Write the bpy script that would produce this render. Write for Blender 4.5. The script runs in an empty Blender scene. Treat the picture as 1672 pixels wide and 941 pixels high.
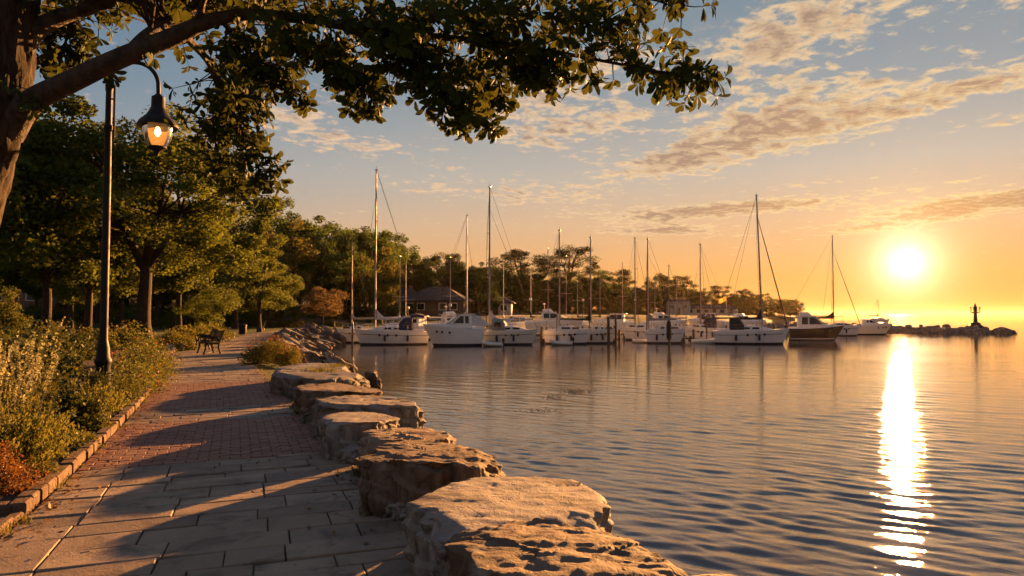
import bpy, bmesh, math, random
import numpy as np
from mathutils import Vector, Matrix, Euler, noise as mnoise

R = math.radians
sc = bpy.context.scene
COL = sc.collection

# ------------------------------------------------------------------ camera
EYE = 1.65
WATER = -1.0
FPX = 1115.0                      # focal length in photo pixels (photo is 1672 wide)
PITCH = math.atan(42.5 / FPX)
cam_d = bpy.data.cameras.new("camera")
cam = bpy.data.objects.new("camera", cam_d)
COL.objects.link(cam)
cam.location = (0, 0, EYE)
cam.rotation_euler = (math.pi / 2 + PITCH, 0, 0)
cam_d.sensor_width = 36
cam_d.lens = FPX / 1672 * 36
cam_d.clip_start = 0.05
cam_d.clip_end = 20000
sc.camera = cam


def ray(px, py):
    """world direction seen at photo pixel px,py (forward component = 1 along +Y)"""
    u, w = (px - 836) / FPX, (470.5 - py) / FPX
    y = math.cos(PITCH) - w * math.sin(PITCH)
    z = math.sin(PITCH) + w * math.cos(PITCH)
    return Vector((u / y, 1.0, z / y))


def at_d(px, py, d):
    r = ray(px, py)
    return Vector((0, 0, EYE)) + r * d


def at_z(px, py, z):
    r = ray(px, py)
    return at_d(px, py, (z - EYE) / r.z)


# ------------------------------------------------------------------ exposure, sun, sky
EXPO = 2.4
sc.view_settings.view_transform = 'Standard'
sc.view_settings.look = 'None'
sc.view_settings.gamma = 1
sc.view_settings.use_curve_mapping = False
sc.view_settings.exposure = EXPO
K = 2.0 ** -EXPO
SUN_AZ, SUN_EL = 29.5, 8.2
saz, sel = R(SUN_AZ), R(SUN_EL)
SUNV = Vector((math.sin(saz) * math.cos(sel), math.cos(saz) * math.cos(sel), math.sin(sel)))
DISC = ray(1480, 430).normalized()

sl = bpy.data.lights.new("sun", 'SUN')
sl.energy = 5.0
sl.angle = R(0.9)
sl.color = (1.0, 0.43, 0.12)
so = bpy.data.objects.new("sun", sl)
COL.objects.link(so)
so.rotation_euler = SUNV.to_track_quat('Z', 'Y').to_euler()
so.location = SUNV * 60


def lin(c):
    return tuple((x / 255 / 12.92 if x / 255 <= 0.04045 else ((x / 255 + 0.055) / 1.055) ** 2.4) for x in c)


class S:
    """a node socket with arithmetic"""
    nt = None

    def __init__(s, o): s.o = o
    def __add__(s, b): return mth('ADD', s, b)
    def __radd__(s, b): return mth('ADD', b, s)
    def __sub__(s, b): return mth('SUBTRACT', s, b)
    def __rsub__(s, b): return mth('SUBTRACT', b, s)
    def __mul__(s, b): return mth('MULTIPLY', s, b)
    def __rmul__(s, b): return mth('MULTIPLY', b, s)
    def __truediv__(s, b): return mth('DIVIDE', s, b)


def put(inp, v):
    if isinstance(v, S):
        S.nt.links.new(v.o, inp)
    else:
        try:
            inp.default_value = v
        except Exception:
            inp.default_value = (*v, 1)


def node(t, **kw):
    n = S.nt.nodes.new(t)
    for k, v in kw.items():
        setattr(n, k, v)
    return n


def mth(op, a, b=None, c=None, clamp=False):
    n = node('ShaderNodeMath', operation=op, use_clamp=clamp)
    for i, v in enumerate((a, b, c)):
        if v is not None:
            put(n.inputs[i], v)
    return S(n.outputs[0])


def sstep(x, a, b):
    n = node('ShaderNodeMapRange', interpolation_type='SMOOTHSTEP')
    put(n.inputs[0], x)
    put(n.inputs[1], a); put(n.inputs[2], b); put(n.inputs[3], 0.0); put(n.inputs[4], 1.0)
    return S(n.outputs[0])


def maprange(x, a, b, c, d):
    n = node('ShaderNodeMapRange')
    for i, v in enumerate((x, a, b, c, d)):
        put(n.inputs[i], v)
    return S(n.outputs[0])


def mix(f, a, b, mode='MIX'):
    n = node('ShaderNodeMix', data_type='RGBA', blend_type=mode)
    put(n.inputs[0], f); put(n.inputs[6], a); put(n.inputs[7], b)
    return S(n.outputs[2])


def ramp(f, stops):
    n = node('ShaderNodeValToRGB')
    e = n.color_ramp.elements
    while len(e) < len(stops):
        e.new(0.5)
    for i, (p, c) in enumerate(stops):
        e[i].position = p
        e[i].color = (*c, 1)
    put(n.inputs[0], f)
    return S(n.outputs[0])


def comb(x, y, z):
    n = node('ShaderNodeCombineXYZ')
    put(n.inputs[0], x); put(n.inputs[1], y); put(n.inputs[2], z)
    return S(n.outputs[0])


def nse(vec, scale, detail=4, rough=0.55, dist=0.0):
    n = node('ShaderNodeTexNoise')
    if vec is not None:
        put(n.inputs['Vector'], vec)
    n.inputs['Scale'].default_value = scale
    n.inputs['Detail'].default_value = detail
    n.inputs['Roughness'].default_value = rough
    n.inputs['Distortion'].default_value = dist
    return S(n.outputs[0])


world = bpy.data.worlds.new("World")
sc.world = world
world.use_nodes = True
wnt = world.node_tree
wnt.nodes.clear()
S.nt = wnt


def build_sky():
    tc = node('ShaderNodeTexCoord')
    sp = node('ShaderNodeSeparateXYZ')
    wnt.links.new(tc.outputs['Generated'], sp.inputs[0])
    x, y, z = S(sp.outputs[0]), S(sp.outputs[1]), S(sp.outputs[2])
    el = mth('ARCSINE', z) * 57.2958
    az = mth('ARCTAN2', x, y) * 57.2958
    hor = mth('SQRT', x * x + y * y + 1e-5)
    caz = (x * math.sin(saz) + y * math.cos(saz)) / hor
    f = sstep(caz, 0.25, 1.0)
    e01 = el / 60.0
    side = ramp(e01, [(0.0, lin((236, 172, 112))), (0.06, lin((222, 179, 136))), (0.16, lin((156, 164, 168))),
                      (0.27, lin((120, 144, 162))), (0.40, lin((86, 118, 150))), (0.62, lin((88, 108, 144))), (1.0, lin((96, 110, 142)))])
    suns = ramp(e01, [(0.0, lin((240, 154, 74))), (0.05, lin((243, 174, 96))), (0.12, lin((228, 188, 146))),
                      (0.19, lin((198, 188, 174))), (0.29, lin((152, 162, 168))), (0.42, lin((122, 144, 158))), (0.62, lin((100, 116, 146))), (1.0, lin((96, 110, 142)))])
    back = ramp(e01, [(0.0, lin((142, 128, 122))), (0.15, lin((168, 148, 138))), (0.4, lin((134, 132, 140))), (1.0, lin((104, 114, 134)))])
    base = mix(f, side, suns)
    base = mix(sstep(caz, -0.2, 0.4), back, base)
    dot = x * DISC.x + y * DISC.y + z * DISC.z
    ang = mth('ARCCOSINE', mth('MINIMUM', dot, 0.999999)) * 57.2958

    # ---- clouds
    zp = mth('MAXIMUM', z, 0.0) + 0.075
    px, py = x / zp, y / zp
    pv = comb(px, py, 0.0)
    n_big = nse(pv, 2.6, 5, 0.6, 0.3)
    off = 0.07
    pv2 = comb(px + off * math.sin(saz), py + off * math.cos(saz), 0.0)
    n_off = nse(pv2, 2.6, 5, 0.6, 0.3)
    n_fine = nse(pv, 11.0, 5, 0.62, 0.25)
    pv3 = comb(px + 0.03 * math.sin(saz), py + 0.03 * math.cos(saz), 0.0)
    n_fine2 = nse(pv3, 11.0, 5, 0.62, 0.25)
    total = None

    def patch(cx, cy, lx, ly, tilt, w):
        nonlocal total
        r = ray(cx, cy).normalized()
        a0 = math.degrees(math.atan2(r.x, r.y)); e0 = math.degrees(math.asin(r.z))
        dpp = 57.2958 / FPX * (math.cos(R(a0)))
        da, de = az - a0, el - e0
        c, s = math.cos(R(tilt)), math.sin(R(tilt))
        u = (da * c + de * s) * (1 / (lx * dpp))
        v = (de * c - da * s) * (1 / (ly * dpp))
        g = mth('EXPONENT', (u * u + v * v) * -1.0) * w
        total = g if total is None else total + g
    patch(1240, 75, 110, 60, 20, 0.95)
    patch(1390, 30, 130, 50, 10, 0.75)
    patch(1230, 205, 240, 40, 14, 1.15)
    patch(1430, 185, 190, 32, 6, 0.95)
    patch(1130, 265, 130, 26, 8, 0.8)
    patch(870, 150, 170, 60, 15, 0.98)
    patch(980, 205, 150, 28, 5, 0.95)
    patch(505, 205, 75, 34, -15, 1.0)
    patch(600, 240, 90, 14, 5, 0.45)
    patch(850, 318, 180, 20, -3, 0.85)
    patch(720, 272, 40, 10, 0, 0.5)
    patch(1170, 344, 190, 13, 2, 1.9)
    patch(1075, 377, 90, 8, -1, 1.8)
    patch(1330, 300, 160, 8, 2, 0.5)
    patch(1585, 333, 150, 15, 3, 2.0)
    patch(1470, 366, 140, 12, 3, 1.1)
    patch(1220, 384, 60, 4, 0, 0.7)
    patch(1600, 140, 110, 20, 6, 0.95)
    patch(1640, 195, 70, 10, 3, 0.9)
    patch(1090, 120, 70, 30, 15, 0.4)
    patch(1540, 300, 90, 6, 4, 0.5)
    d = n_big * 0.85 + n_fine * 1.45 + total * 0.37 - 1.36
    d2 = n_off * 0.85 + n_fine2 * 1.45 + total * 0.37 - 1.36
    alpha = sstep(d, -0.04, 0.24)
    core = sstep(d, 0.10, 0.40)
    lit = mth('MULTIPLY', d - d2, 2.2)
    near = mth('EXPONENT', ang / -16.0)
    edge_c = mix(near, lin((248, 208, 168)), lin((255, 226, 150)))
    core_c = mix(near, lin((150, 134, 126)), lin((212, 152, 86)))
    cc = mix(mth('SUBTRACT', core, lit, clamp=True), edge_c, core_c)
    hi = sstep(el, 30, 70)
    a2 = alpha * 0.86 * (1.0 - hi) * sstep(el, 0.8, 3.0)
    col = mix(a2, base, cc)
    # ---- glow of the sun itself
    g1 = mth('EXPONENT', ang / -1.0) * 4.0
    g2 = mth('EXPONENT', ang / -3.4) * 0.36
    g3 = mth('EXPONENT', ang / -11.0) * 0.03
    disc = sstep(ang, 1.0, 0.2) * 1.0
    ax = node('ShaderNodeVectorMath', operation='SCALE'); ax.inputs[0].default_value = (1.0, 0.46, 0.07); put(ax.inputs[3], g2)
    bx_ = node('ShaderNodeVectorMath', operation='SCALE'); bx_.inputs[0].default_value = (1.0, 0.42, 0.08); put(bx_.inputs[3], g3)
    cx_ = node('ShaderNodeVectorMath', operation='SCALE'); cx_.inputs[0].default_value = (1.0, 0.84, 0.58); put(cx_.inputs[3], g1 + disc)
    out = col
    for q in (ax, bx_, cx_):
        out = mix(1.0, out, S(q.outputs[0]), 'ADD')
    bg = node('ShaderNodeBackground')
    put(bg.inputs[0], out); bg.inputs[1].default_value = K * 0.92
    sky = node('ShaderNodeTexSky', sky_type='NISHITA', sun_disc=False, sun_elevation=sel, sun_rotation=saz)
    bg2 = node('ShaderNodeBackground')
    wnt.links.new(sky.outputs[0], bg2.inputs[0]); bg2.inputs[1].default_value = 0.002 * K
    add = node('ShaderNodeAddShader')
    wnt.links.new(bg.outputs[0], add.inputs[0]); wnt.links.new(bg2.outputs[0], add.inputs[1])
    o = node('ShaderNodeOutputWorld')
    wnt.links.new(add.outputs[0], o.inputs[0])


build_sky()
try:
    world.cycles.sampling_method = 'MANUAL'
    world.cycles.sample_map_resolution = 1024
except Exception:
    pass
cy = sc.cycles
cy.use_denoising = True
try:
    cy.denoiser = 'OPENIMAGEDENOISE'
except Exception:
    pass
cy.max_bounces = 8
cy.transparent_max_bounces = 8
cy.sample_clamp_indirect = 4.0
cy.sample_clamp_direct = 0.0
cy.caustics_reflective = False
cy.caustics_refractive = False

# ------------------------------------------------------------------ helpers
def tag(o, label=None, cat=None, group=None, kind=None):
    if label: o['label'] = label
    if cat: o['category'] = cat
    if group: o['group'] = group
    if kind: o['kind'] = kind
    return o


def empty(name, loc=(0, 0, 0), rz=0.0):
    o = bpy.data.objects.new(name, None)
    o.location = loc; o.rotation_euler = (0, 0, rz)
    o.empty_display_size = 0.2
    COL.objects.link(o)
    return o


def thing(name, label, cat, loc=(0, 0, 0), rz=0.0, group=None):
    return tag(empty(name, loc, rz), label, cat, group)


def copy_tree(o, parent=None):
    c = o.copy(); COL.objects.link(c)
    if parent is not None:
        c.parent = parent
    for ch in list(o.children):
        copy_tree(ch, c)
    return c


def link(name, me, mat, parent=None):
    if mat is not None:
        me.materials.append(mat)
    o = bpy.data.objects.new(name, me)
    COL.objects.link(o)
    if parent is not None:
        o.parent = parent
    return o


def np_mesh(name, V, F, smooth=False):
    """V (n,3) array, F (m,k) int array with equal face size"""
    V = np.asarray(V, dtype=np.float32); F = np.asarray(F, dtype=np.int32)
    me = bpy.data.meshes.new(name)
    me.vertices.add(len(V)); me.vertices.foreach_set('co', V.ravel())
    m, k = F.shape
    me.loops.add(m * k); me.loops.foreach_set('vertex_index', F.ravel())
    me.polygons.add(m)
    me.polygons.foreach_set('loop_start', np.arange(0, m * k, k, dtype=np.int32))
    if smooth:
        me.polygons.foreach_set('use_smooth', np.ones(m, dtype=bool))
    me.update(calc_edges=True)
    return me


class MB:
    """collects shapes, then links them as ONE mesh"""
    def __init__(s): s.v = []; s.f = []

    def add(s, vs, fs):
        b = len(s.v)
        s.v += [tuple(v) for v in vs]
        s.f += [tuple(i + b for i in f) for f in fs]
        return s

    def box(s, c, size, rot=None, taper=1.0, M=None):
        x, y, z = size[0] / 2, size[1] / 2, size[2] / 2
        vs = [Vector((sx * x * (taper if sz > 0 else 1), sy * y * (taper if sz > 0 else 1), sz * z)) for sz in (-1, 1) for sx, sy in ((-1, -1), (1, -1), (1, 1), (-1, 1))]
        if rot: vs = [Euler(rot).to_matrix() @ v for v in vs]
        vs = [v + Vector(c) for v in vs]
        return s.add(vs, [(3, 2, 1, 0), (4, 5, 6, 7), (0, 1, 5, 4), (1, 2, 6, 5), (2, 3, 7, 6), (3, 0, 4, 7)])

    def tube(s, pts, rad, n=8, cap=True):
        pts = [Vector(p) for p in pts]
        if not hasattr(rad, '__len__'): rad = [rad] * len(pts)
        vs, fs = [], []
        up = Vector((0, 0, 1))
        pn = None
        for i, p in enumerate(pts):
            t = (pts[min(i + 1, len(pts) - 1)] - pts[max(i - 1, 0)]).normalized()
            if pn is None:
                a = t.cross(up)
                if a.length < 0.05: a = t.cross(Vector((1, 0, 0)))
                a.normalize()
            else:
                a = (pn - t * pn.dot(t)).normalized()
            pn = a
            b = t.cross(a)
            for k in range(n):
                q = 2 * math.pi * k / n
                vs.append(p + (a * math.cos(q) + b * math.sin(q)) * rad[i])
        for i in range(len(pts) - 1):
            for k in range(n):
                fs.append((i * n + k, i * n + (k + 1) % n, (i + 1) * n + (k + 1) % n, (i + 1) * n + k))
        if cap:
            fs.append(tuple(range(n - 1, -1, -1)))
            fs.append(tuple((len(pts) - 1) * n + k for k in range(n)))
        return s.add(vs, fs)

    def lathe(s, prof, c=(0, 0, 0), n=16, axis=None):
        vs, fs = [], []
        for r, z in prof:
            for k in range(n):
                q = 2 * math.pi * k / n
                vs.append(Vector((c[0] + r * math.cos(q), c[1] + r * math.sin(q), c[2] + z)))
        for i in range(len(prof) - 1):
            for k in range(n):
                fs.append((i * n + k, i * n + (k + 1) % n, (i + 1) * n + (k + 1) % n, (i + 1) * n + k))
        fs.append(tuple(range(n - 1, -1, -1)))
        fs.append(tuple((len(prof) - 1) * n + k for k in range(n)))
        return s.add(vs, fs)

    def loft(s, rings, closed=True, caps=True):
        n = len(rings[0]); vs = [v for r in rings for v in r]; fs = []
        for i in range(len(rings) - 1):
            for k in range(n if closed else n - 1):
                fs.append((i * n + k, i * n + (k + 1) % n, (i + 1) * n + (k + 1) % n, (i + 1) * n + k))
        if caps:
            fs.append(tuple(range(n - 1, -1, -1)))
            fs.append(tuple((len(rings) - 1) * n + k for k in range(n)))
        return s.add(vs, fs)

    def build(s, name, mat, parent=None, smooth=False, bevel=0.0, seg=2):
        me = bpy.data.meshes.new(name)
        me.from_pydata(s.v, [], s.f)
        me.validate(); me.update()
        if smooth or bevel:
            me.polygons.foreach_set('use_smooth', np.ones(len(me.polygons), dtype=bool))
        o = link(name, me, mat, parent)
        if bevel:
            m = o.modifiers.new("bevel", 'BEVEL'); m.width = bevel; m.segments = seg; m.limit_method = 'ANGLE'; m.angle_limit = R(32)
            m.harden_normals = False
        if smooth and not bevel:
            try:
                me.set_sharp_from_angle(angle=R(38))
            except Exception:
                pass
        elif bevel:
            try:
                me.set_sharp_from_angle(angle=R(60))
            except Exception:
                pass
        return o


# ------------------------------------------------------------------ materials
def newmat(name):
    m = bpy.data.materials.new(name); m.use_nodes = True
    m.node_tree.nodes.clear(); S.nt = m.node_tree
    return m


def finish(shader, disp=None):
    o = node('ShaderNodeOutputMaterial')
    S.nt.links.new(shader.o if isinstance(shader, S) else shader, o.inputs[0])


def principled(col, rough=0.6, metal=0.0, bump=None, spec=0.5, **kw):
    p = node('ShaderNodeBsdfPrincipled')
    put(p.inputs['Base Color'], col); put(p.inputs['Roughness'], rough); put(p.inputs['Metallic'], metal)
    put(p.inputs['Specular IOR Level'], spec)
    for k, v in kw.items():
        put(p.inputs[k], v)
    if bump is not None:
        S.nt.links.new(bump.o, p.inputs['Normal'])
    return S(p.outputs[0])


def bump(h, strength=0.4, dist=0.02, normal=None):
    b = node('ShaderNodeBump')
    b.inputs['Strength'].default_value = strength; b.inputs['Distance'].default_value = dist
    put(b.inputs['Height'], h)
    if normal is not None: S.nt.links.new(normal.o, b.inputs['Normal'])
    return S(b.outputs[0])


def objco():
    return S(node('ShaderNodeTexCoord').outputs['Object'])


def wpos():
    return S(node('ShaderNodeNewGeometry').outputs['Position'])


def island():
    return S(node('ShaderNodeNewGeometry').outputs['Random Per Island'])


def objrand():
    return S(node('ShaderNodeObjectInfo').outputs['Random'])


def plain(name, c1, c2=None, scale=3.0, rough=0.5, metal=0.0, bstr=0.15, bscale=30.0, bdist=0.005, spec=0.5):
    m = newmat(name)
    co = objco()
    c2 = c2 or tuple(x * 0.7 for x in c1)
    f = sstep(nse(co, scale, 5, 0.6), 0.35, 0.68)
    col = mix(f, c1, c2)
    finish(principled(col, mth('ADD', rough, (f - 0.5) * 0.15, clamp=True), metal, bump(nse(co, bscale, 4), bstr, bdist), spec))
    return m


def leafmat(name, cols, trans=0.35, tcol=(0.30, 0.20, 0.03), rough=0.55, spec=0.3):
    m = newmat(name)
    r = island()
    n = len(cols)
    c = ramp(r, [(i / max(1, n - 1), k) for i, k in enumerate(cols)])
    big = nse(wpos(), 0.5, 3)
    c = mix(mth('MULTIPLY', sstep(big, 0.35, 0.7), 0.5), c, tuple(x * 0.6 for x in cols[0]))
    p = principled(c, rough, spec=spec)
    t = node('ShaderNodeBsdfTranslucent')
    put(t.inputs[0], mix(0.55, c, tcol))
    mx = node('ShaderNodeMixShader'); mx.inputs[0].default_value = trans
    S.nt.links.new(p.o, mx.inputs[1]); S.nt.links.new(t.outputs[0], mx.inputs[2])
    finish(S(mx.outputs[0]))
    return m


def rockmat(name, c1, c2, c3, scale=1.0, b=0.6):
    m = newmat(name)
    co = objco()
    r = objrand()
    big = nse(co, 1.6 * scale, 6, 0.62, 0.3)
    fine = nse(co, 11 * scale, 7, 0.7, 0.4)
    spk = nse(co, 70 * scale, 3, 0.7)
    col = mix(sstep(big, 0.38, 0.66), c1, c2)
    col = mix(sstep(fine, 0.55, 0.75) * 0.55, col, c3)
    col = mix(sstep(spk, 0.5, 0.8) * 0.35, col, tuple(x * 0.45 for x in c1))
    hs = node('ShaderNodeHueSaturation'); put(hs.inputs['Color'], col); put(hs.inputs['Value'], maprange(r, 0, 1, 0.78, 1.18))
    st = node('ShaderNodeVectorMath', operation='MULTIPLY'); put(st.inputs[0], co); st.inputs[1].default_value = (3.0, 2.2, 11.0)
    strata = nse(S(st.outputs[0]), 1.3 * scale, 6, 0.7, 0.8)
    vt = node('ShaderNodeVectorMath', operation='MULTIPLY'); put(vt.inputs[0], co); vt.inputs[1].default_value = (7.0, 7.0, 1.3)
    strk = nse(S(vt.outputs[0]), 1.2 * scale, 6, 0.7, 0.5)
    vo = node('ShaderNodeTexVoronoi', feature='DISTANCE_TO_EDGE'); vo.inputs['Scale'].default_value = 2.2 * scale
    dv = node('ShaderNodeVectorMath', operation='ADD'); put(dv.inputs[0], co)
    nv = node('ShaderNodeTexNoise'); put(nv.inputs['Vector'], co); nv.inputs['Scale'].default_value = 3.0 * scale; nv.inputs['Detail'].default_value = 5
    sc_ = node('ShaderNodeVectorMath', operation='SCALE'); S.nt.links.new(nv.outputs['Color'], sc_.inputs[0]); sc_.inputs[3].default_value = 0.45 / scale
    S.nt.links.new(sc_.outputs[0], dv.inputs[1]); S.nt.links.new(dv.outputs[0], vo.inputs['Vector'])
    crack = sstep(S(vo.outputs['Distance']), 0.0, 0.018)
    lich = sstep(nse(co, 3.6 * scale, 5, 0.65, 0.8), 0.56, 0.68)
    gnz = node('ShaderNodeSeparateXYZ'); S.nt.links.new(node('ShaderNodeNewGeometry').outputs['Normal'], gnz.inputs[0])
    sidef = 1.0 - sstep(mth('ABSOLUTE', S(gnz.outputs[2])), 0.35, 0.8)
    col = mix(sidef * sstep(strk, 0.42, 0.66) * 0.75, col, tuple(x * 0.42 for x in c2))
    col = mix(lich * 0.45, col, (0.37, 0.36, 0.31))
    col = mix((1.0 - crack) * 0.3, col, tuple(x * 0.35 for x in c2))
    put(hs.inputs['Color'], col)
    h = strata * 0.55 + fine * 0.85 + spk * 0.25 + sidef * strk * 0.9 + crack * 0.12
    finish(principled(S(hs.outputs[0]), 0.82, 0, bump(h, b, 0.04), 0.2))
    return m


def barkmat(name, c1, c2):
    m = newmat(name)
    co = objco()
    st = node('ShaderNodeVectorMath', operation='MULTIPLY'); put(st.inputs[0], co); st.inputs[1].default_value = (9.0, 9.0, 1.8)
    n1 = nse(S(st.outputs[0]), 2.6, 6, 0.7, 0.7)
    n2 = nse(co, 24, 5, 0.65)
    col = mix(sstep(n1, 0.38, 0.62), c1, c2)
    col = mix(sstep(n2, 0.5, 0.8) * 0.5, col, tuple(x * 0.5 for x in c1))
    finish(principled(col, 0.85, 0, bump(n1 * 0.8 + n2 * 0.35, 0.9, 0.04), 0.2))
    return m


def metalpaint(name, c, rough=0.4, metal=0.0):
    return plain(name, c, tuple(x * 0.75 for x in c), 6, rough, metal, 0.08, 60, 0.002)


MATS = {}
MATS['iron'] = plain('black_iron', (0.010, 0.010, 0.011), None, 6, 0.6, 0.0, 0.08, 60, 0.002, 0.25)
MATS['rock'] = rockmat('block_stone', (0.265, 0.25, 0.23), (0.155, 0.14, 0.122), (0.37, 0.355, 0.335))
MATS['riprap'] = rockmat('riprap_stone', (0.20, 0.17, 0.145), (0.12, 0.10, 0.085), (0.28, 0.25, 0.22), 1.5)
MATS['rock_brown'] = rockmat('brown_block_stone', (0.215, 0.165, 0.122), (0.12, 0.088, 0.064), (0.30, 0.25, 0.205))
MATS['darkrock'] = rockmat('wet_stone', (0.10, 0.085, 0.07), (0.06, 0.05, 0.045), (0.16, 0.14, 0.12), 1.5)
MATS['bark'] = barkmat('grey_brown_bark', (0.060, 0.042, 0.029), (0.020, 0.014, 0.010))
MATS['bark_limb'] = plain('limb_bark', (0.055, 0.038, 0.026), (0.020, 0.014, 0.010), 9, 0.85, bstr=0.9, bscale=26, bdist=0.03)
MATS['bark_pine'] = barkmat('pine_bark', (0.035, 0.026, 0.02), (0.018, 0.014, 0.011))
MATS['bark2'] = barkmat('dark_bark', (0.080, 0.058, 0.042), (0.035, 0.026, 0.02))
MATS['leaf_fg'] = leafmat('oak_leaf', [(0.022, 0.046, 0.011), (0.032, 0.062, 0.014), (0.042, 0.068, 0.015), (0.026, 0.054, 0.012), (0.056, 0.062, 0.015)], 0.26, (0.16, 0.16, 0.026), 0.6, 0.10)
MATS['leaf_mid'] = leafmat('maple_leaf', [(0.036, 0.082, 0.015), (0.052, 0.110, 0.019), (0.080, 0.122, 0.022), (0.044, 0.096, 0.016)], 0.38, (0.26, 0.26, 0.03), 0.65, 0.15)
MATS['leaf_pine'] = leafmat('pine_needle', [(0.020, 0.046, 0.013), (0.028, 0.060, 0.015), (0.040, 0.068, 0.017)], 0.15, (0.15, 0.13, 0.03), 0.7, 0.12)
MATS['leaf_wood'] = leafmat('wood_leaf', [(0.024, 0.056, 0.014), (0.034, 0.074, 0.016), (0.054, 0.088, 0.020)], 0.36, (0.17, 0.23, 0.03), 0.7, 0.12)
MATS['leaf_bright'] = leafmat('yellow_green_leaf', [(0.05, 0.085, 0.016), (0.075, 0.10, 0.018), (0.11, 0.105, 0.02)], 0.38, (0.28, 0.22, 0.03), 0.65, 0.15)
MATS['leaf_red'] = leafmat('rust_leaf', [(0.10, 0.062, 0.024), (0.13, 0.075, 0.028), (0.055, 0.075, 0.02), (0.14, 0.07, 0.03)], 0.35, (0.30, 0.18, 0.05))
MATS['leaf_orange'] = leafmat('orange_leaf', [(0.12, 0.055, 0.018), (0.16, 0.075, 0.02), (0.09, 0.045, 0.015)], 0.35, (0.38, 0.16, 0.03))
MATS['leaf_hedge'] = leafmat('hedge_leaf', [(0.038, 0.072, 0.016), (0.056, 0.096, 0.020), (0.085, 0.115, 0.025)], 0.36, (0.28, 0.24, 0.03), 0.6, 0.18)
MATS['leaf_per'] = leafmat('perennial_leaf', [(0.034, 0.068, 0.014), (0.052, 0.090, 0.018), (0.095, 0.112, 0.026), (0.028, 0.058, 0.013)], 0.42, (0.36, 0.30, 0.05), 0.65, 0.15)
MATS['leaf_dark'] = leafmat('dark_hedge_leaf', [(0.016, 0.036, 0.010), (0.024, 0.050, 0.012), (0.042, 0.068, 0.016)], 0.25, (0.2, 0.19, 0.03), 0.55, 0.2)
MATS['straw'] = leafmat('straw_spike', [(0.30, 0.30, 0.16), (0.40, 0.38, 0.20), (0.20, 0.22, 0.10)], 0.42, (0.5, 0.44, 0.18))
MATS['blossom'] = leafmat('coral_blossom', [(0.40, 0.09, 0.06), (0.50, 0.16, 0.07), (0.34, 0.05, 0.06)], 0.35, (0.6, 0.2, 0.08))
MATS['deadleaf'] = leafmat('fallen_leaf', [(0.16, 0.085, 0.03), (0.22, 0.12, 0.035), (0.10, 0.05, 0.02)], 0.2, (0.35, 0.18, 0.04))


def np_tubes_mb(mb, a, b, r0, r1, sag=0.0, n=5, seg=4, rng=None):
    a, b = Vector(a), Vector(b)
    pts = []
    for i in range(seg + 1):
        t = i / seg
        p = a.lerp(b, t)
        p.z += sag * math.sin(math.pi * t)
        if rng and 0 < i < seg:
            p += Vector((rng.uniform(-1, 1), rng.uniform(-1, 1), rng.uniform(-1, 1))) * (b - a).length * 0.035
        pts.append(p)
    mb.tube(pts, [r0 + (r1 - r0) * i / seg for i in range(seg + 1)], n)


def leaf_quads(C, size, rs, aspect=0.55, up=0.0):
    """rhombic leaves of random pose at centres C -> V, F"""
    n = len(C)
    d = rs.normal(size=(n, 3)); d /= np.linalg.norm(d, axis=1)[:, None] + 1e-9
    e = rs.normal(size=(n, 3)); e[:, 2] *= 0.6
    d[:, 2] = d[:, 2] * (1 - up) + up * np.abs(d[:, 2])
    e -= d * np.sum(d * e, axis=1)[:, None]; e /= np.linalg.norm(e, axis=1)[:, None] + 1e-9
    s = size * rs.uniform(0.65, 1.3, size=(n, 1))
    V = np.stack([C - d * s * 0.5, C + e * s * aspect * 0.5 + d * s * 0.05, C + d * s * 0.5, C - e * s * aspect * 0.5 + d * s * 0.05], axis=1).reshape(-1, 3)
    F = np.arange(n * 4).reshape(n, 4)
    return V, F


def blob_pts(c, r, n, rs, flat=0.75, shell=0.5):
    d = rs.normal(size=(n, 3)); d /= np.linalg.norm(d, axis=1)[:, None] + 1e-9
    rad = rs.uniform(0, 1, size=(n, 1)) ** shell
    p = d * rad * r
    p[:, 2] *= flat
    return p + np.asarray(c)

# ------------------------------------------------------------------ setting: shoreline, ground, water, path
SHORE = [(1.9, -30), (1.9, -2), (1.5, 2.5), (1.15, 4.2), (0.35, 6.3), (-0.55, 9), (-1.75, 12), (-3.1, 16), (-5.3, 21), (-8.0, 27), (-11.6, 38),
         (-14.3, 46), (-16.3, 55), (-17.0, 62), (-15.3, 68), (-10, 77), (0, 93), (12, 109), (30, 127), (55, 167), (90, 237), (126, 300),
         (150, 340), (150, 430), (-420, 430), (-420, -30)]
SH = np.array(SHORE, dtype=float)


def sdist(X, Y):
    """signed distance to the shoreline, positive on land"""
    P = np.stack([X, Y], -1)
    best = np.full(X.shape, 1e9); inside = np.zeros(X.shape, dtype=bool)
    n = len(SH)
    for i in range(n):
        a, b = SH[i], SH[(i + 1) % n]
        ab = b - a
        t = np.clip(((P - a) @ ab) / (ab @ ab), 0, 1)
        d = np.linalg.norm(P - (a + t[..., None] * ab), axis=-1)
        best = np.minimum(best, d)
        c = ((a[1] > Y) != (b[1] > Y)) & (X < (b[0] - a[0]) * (Y - a[1]) / (b[1] - a[1] + 1e-12) + a[0])
        inside ^= c
    return np.where(inside, best, -best)


def sm(x, a, b):
    t = np.clip((x - a) / (b - a), 0, 1)
    return t * t * (3 - 2 * t)


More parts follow.
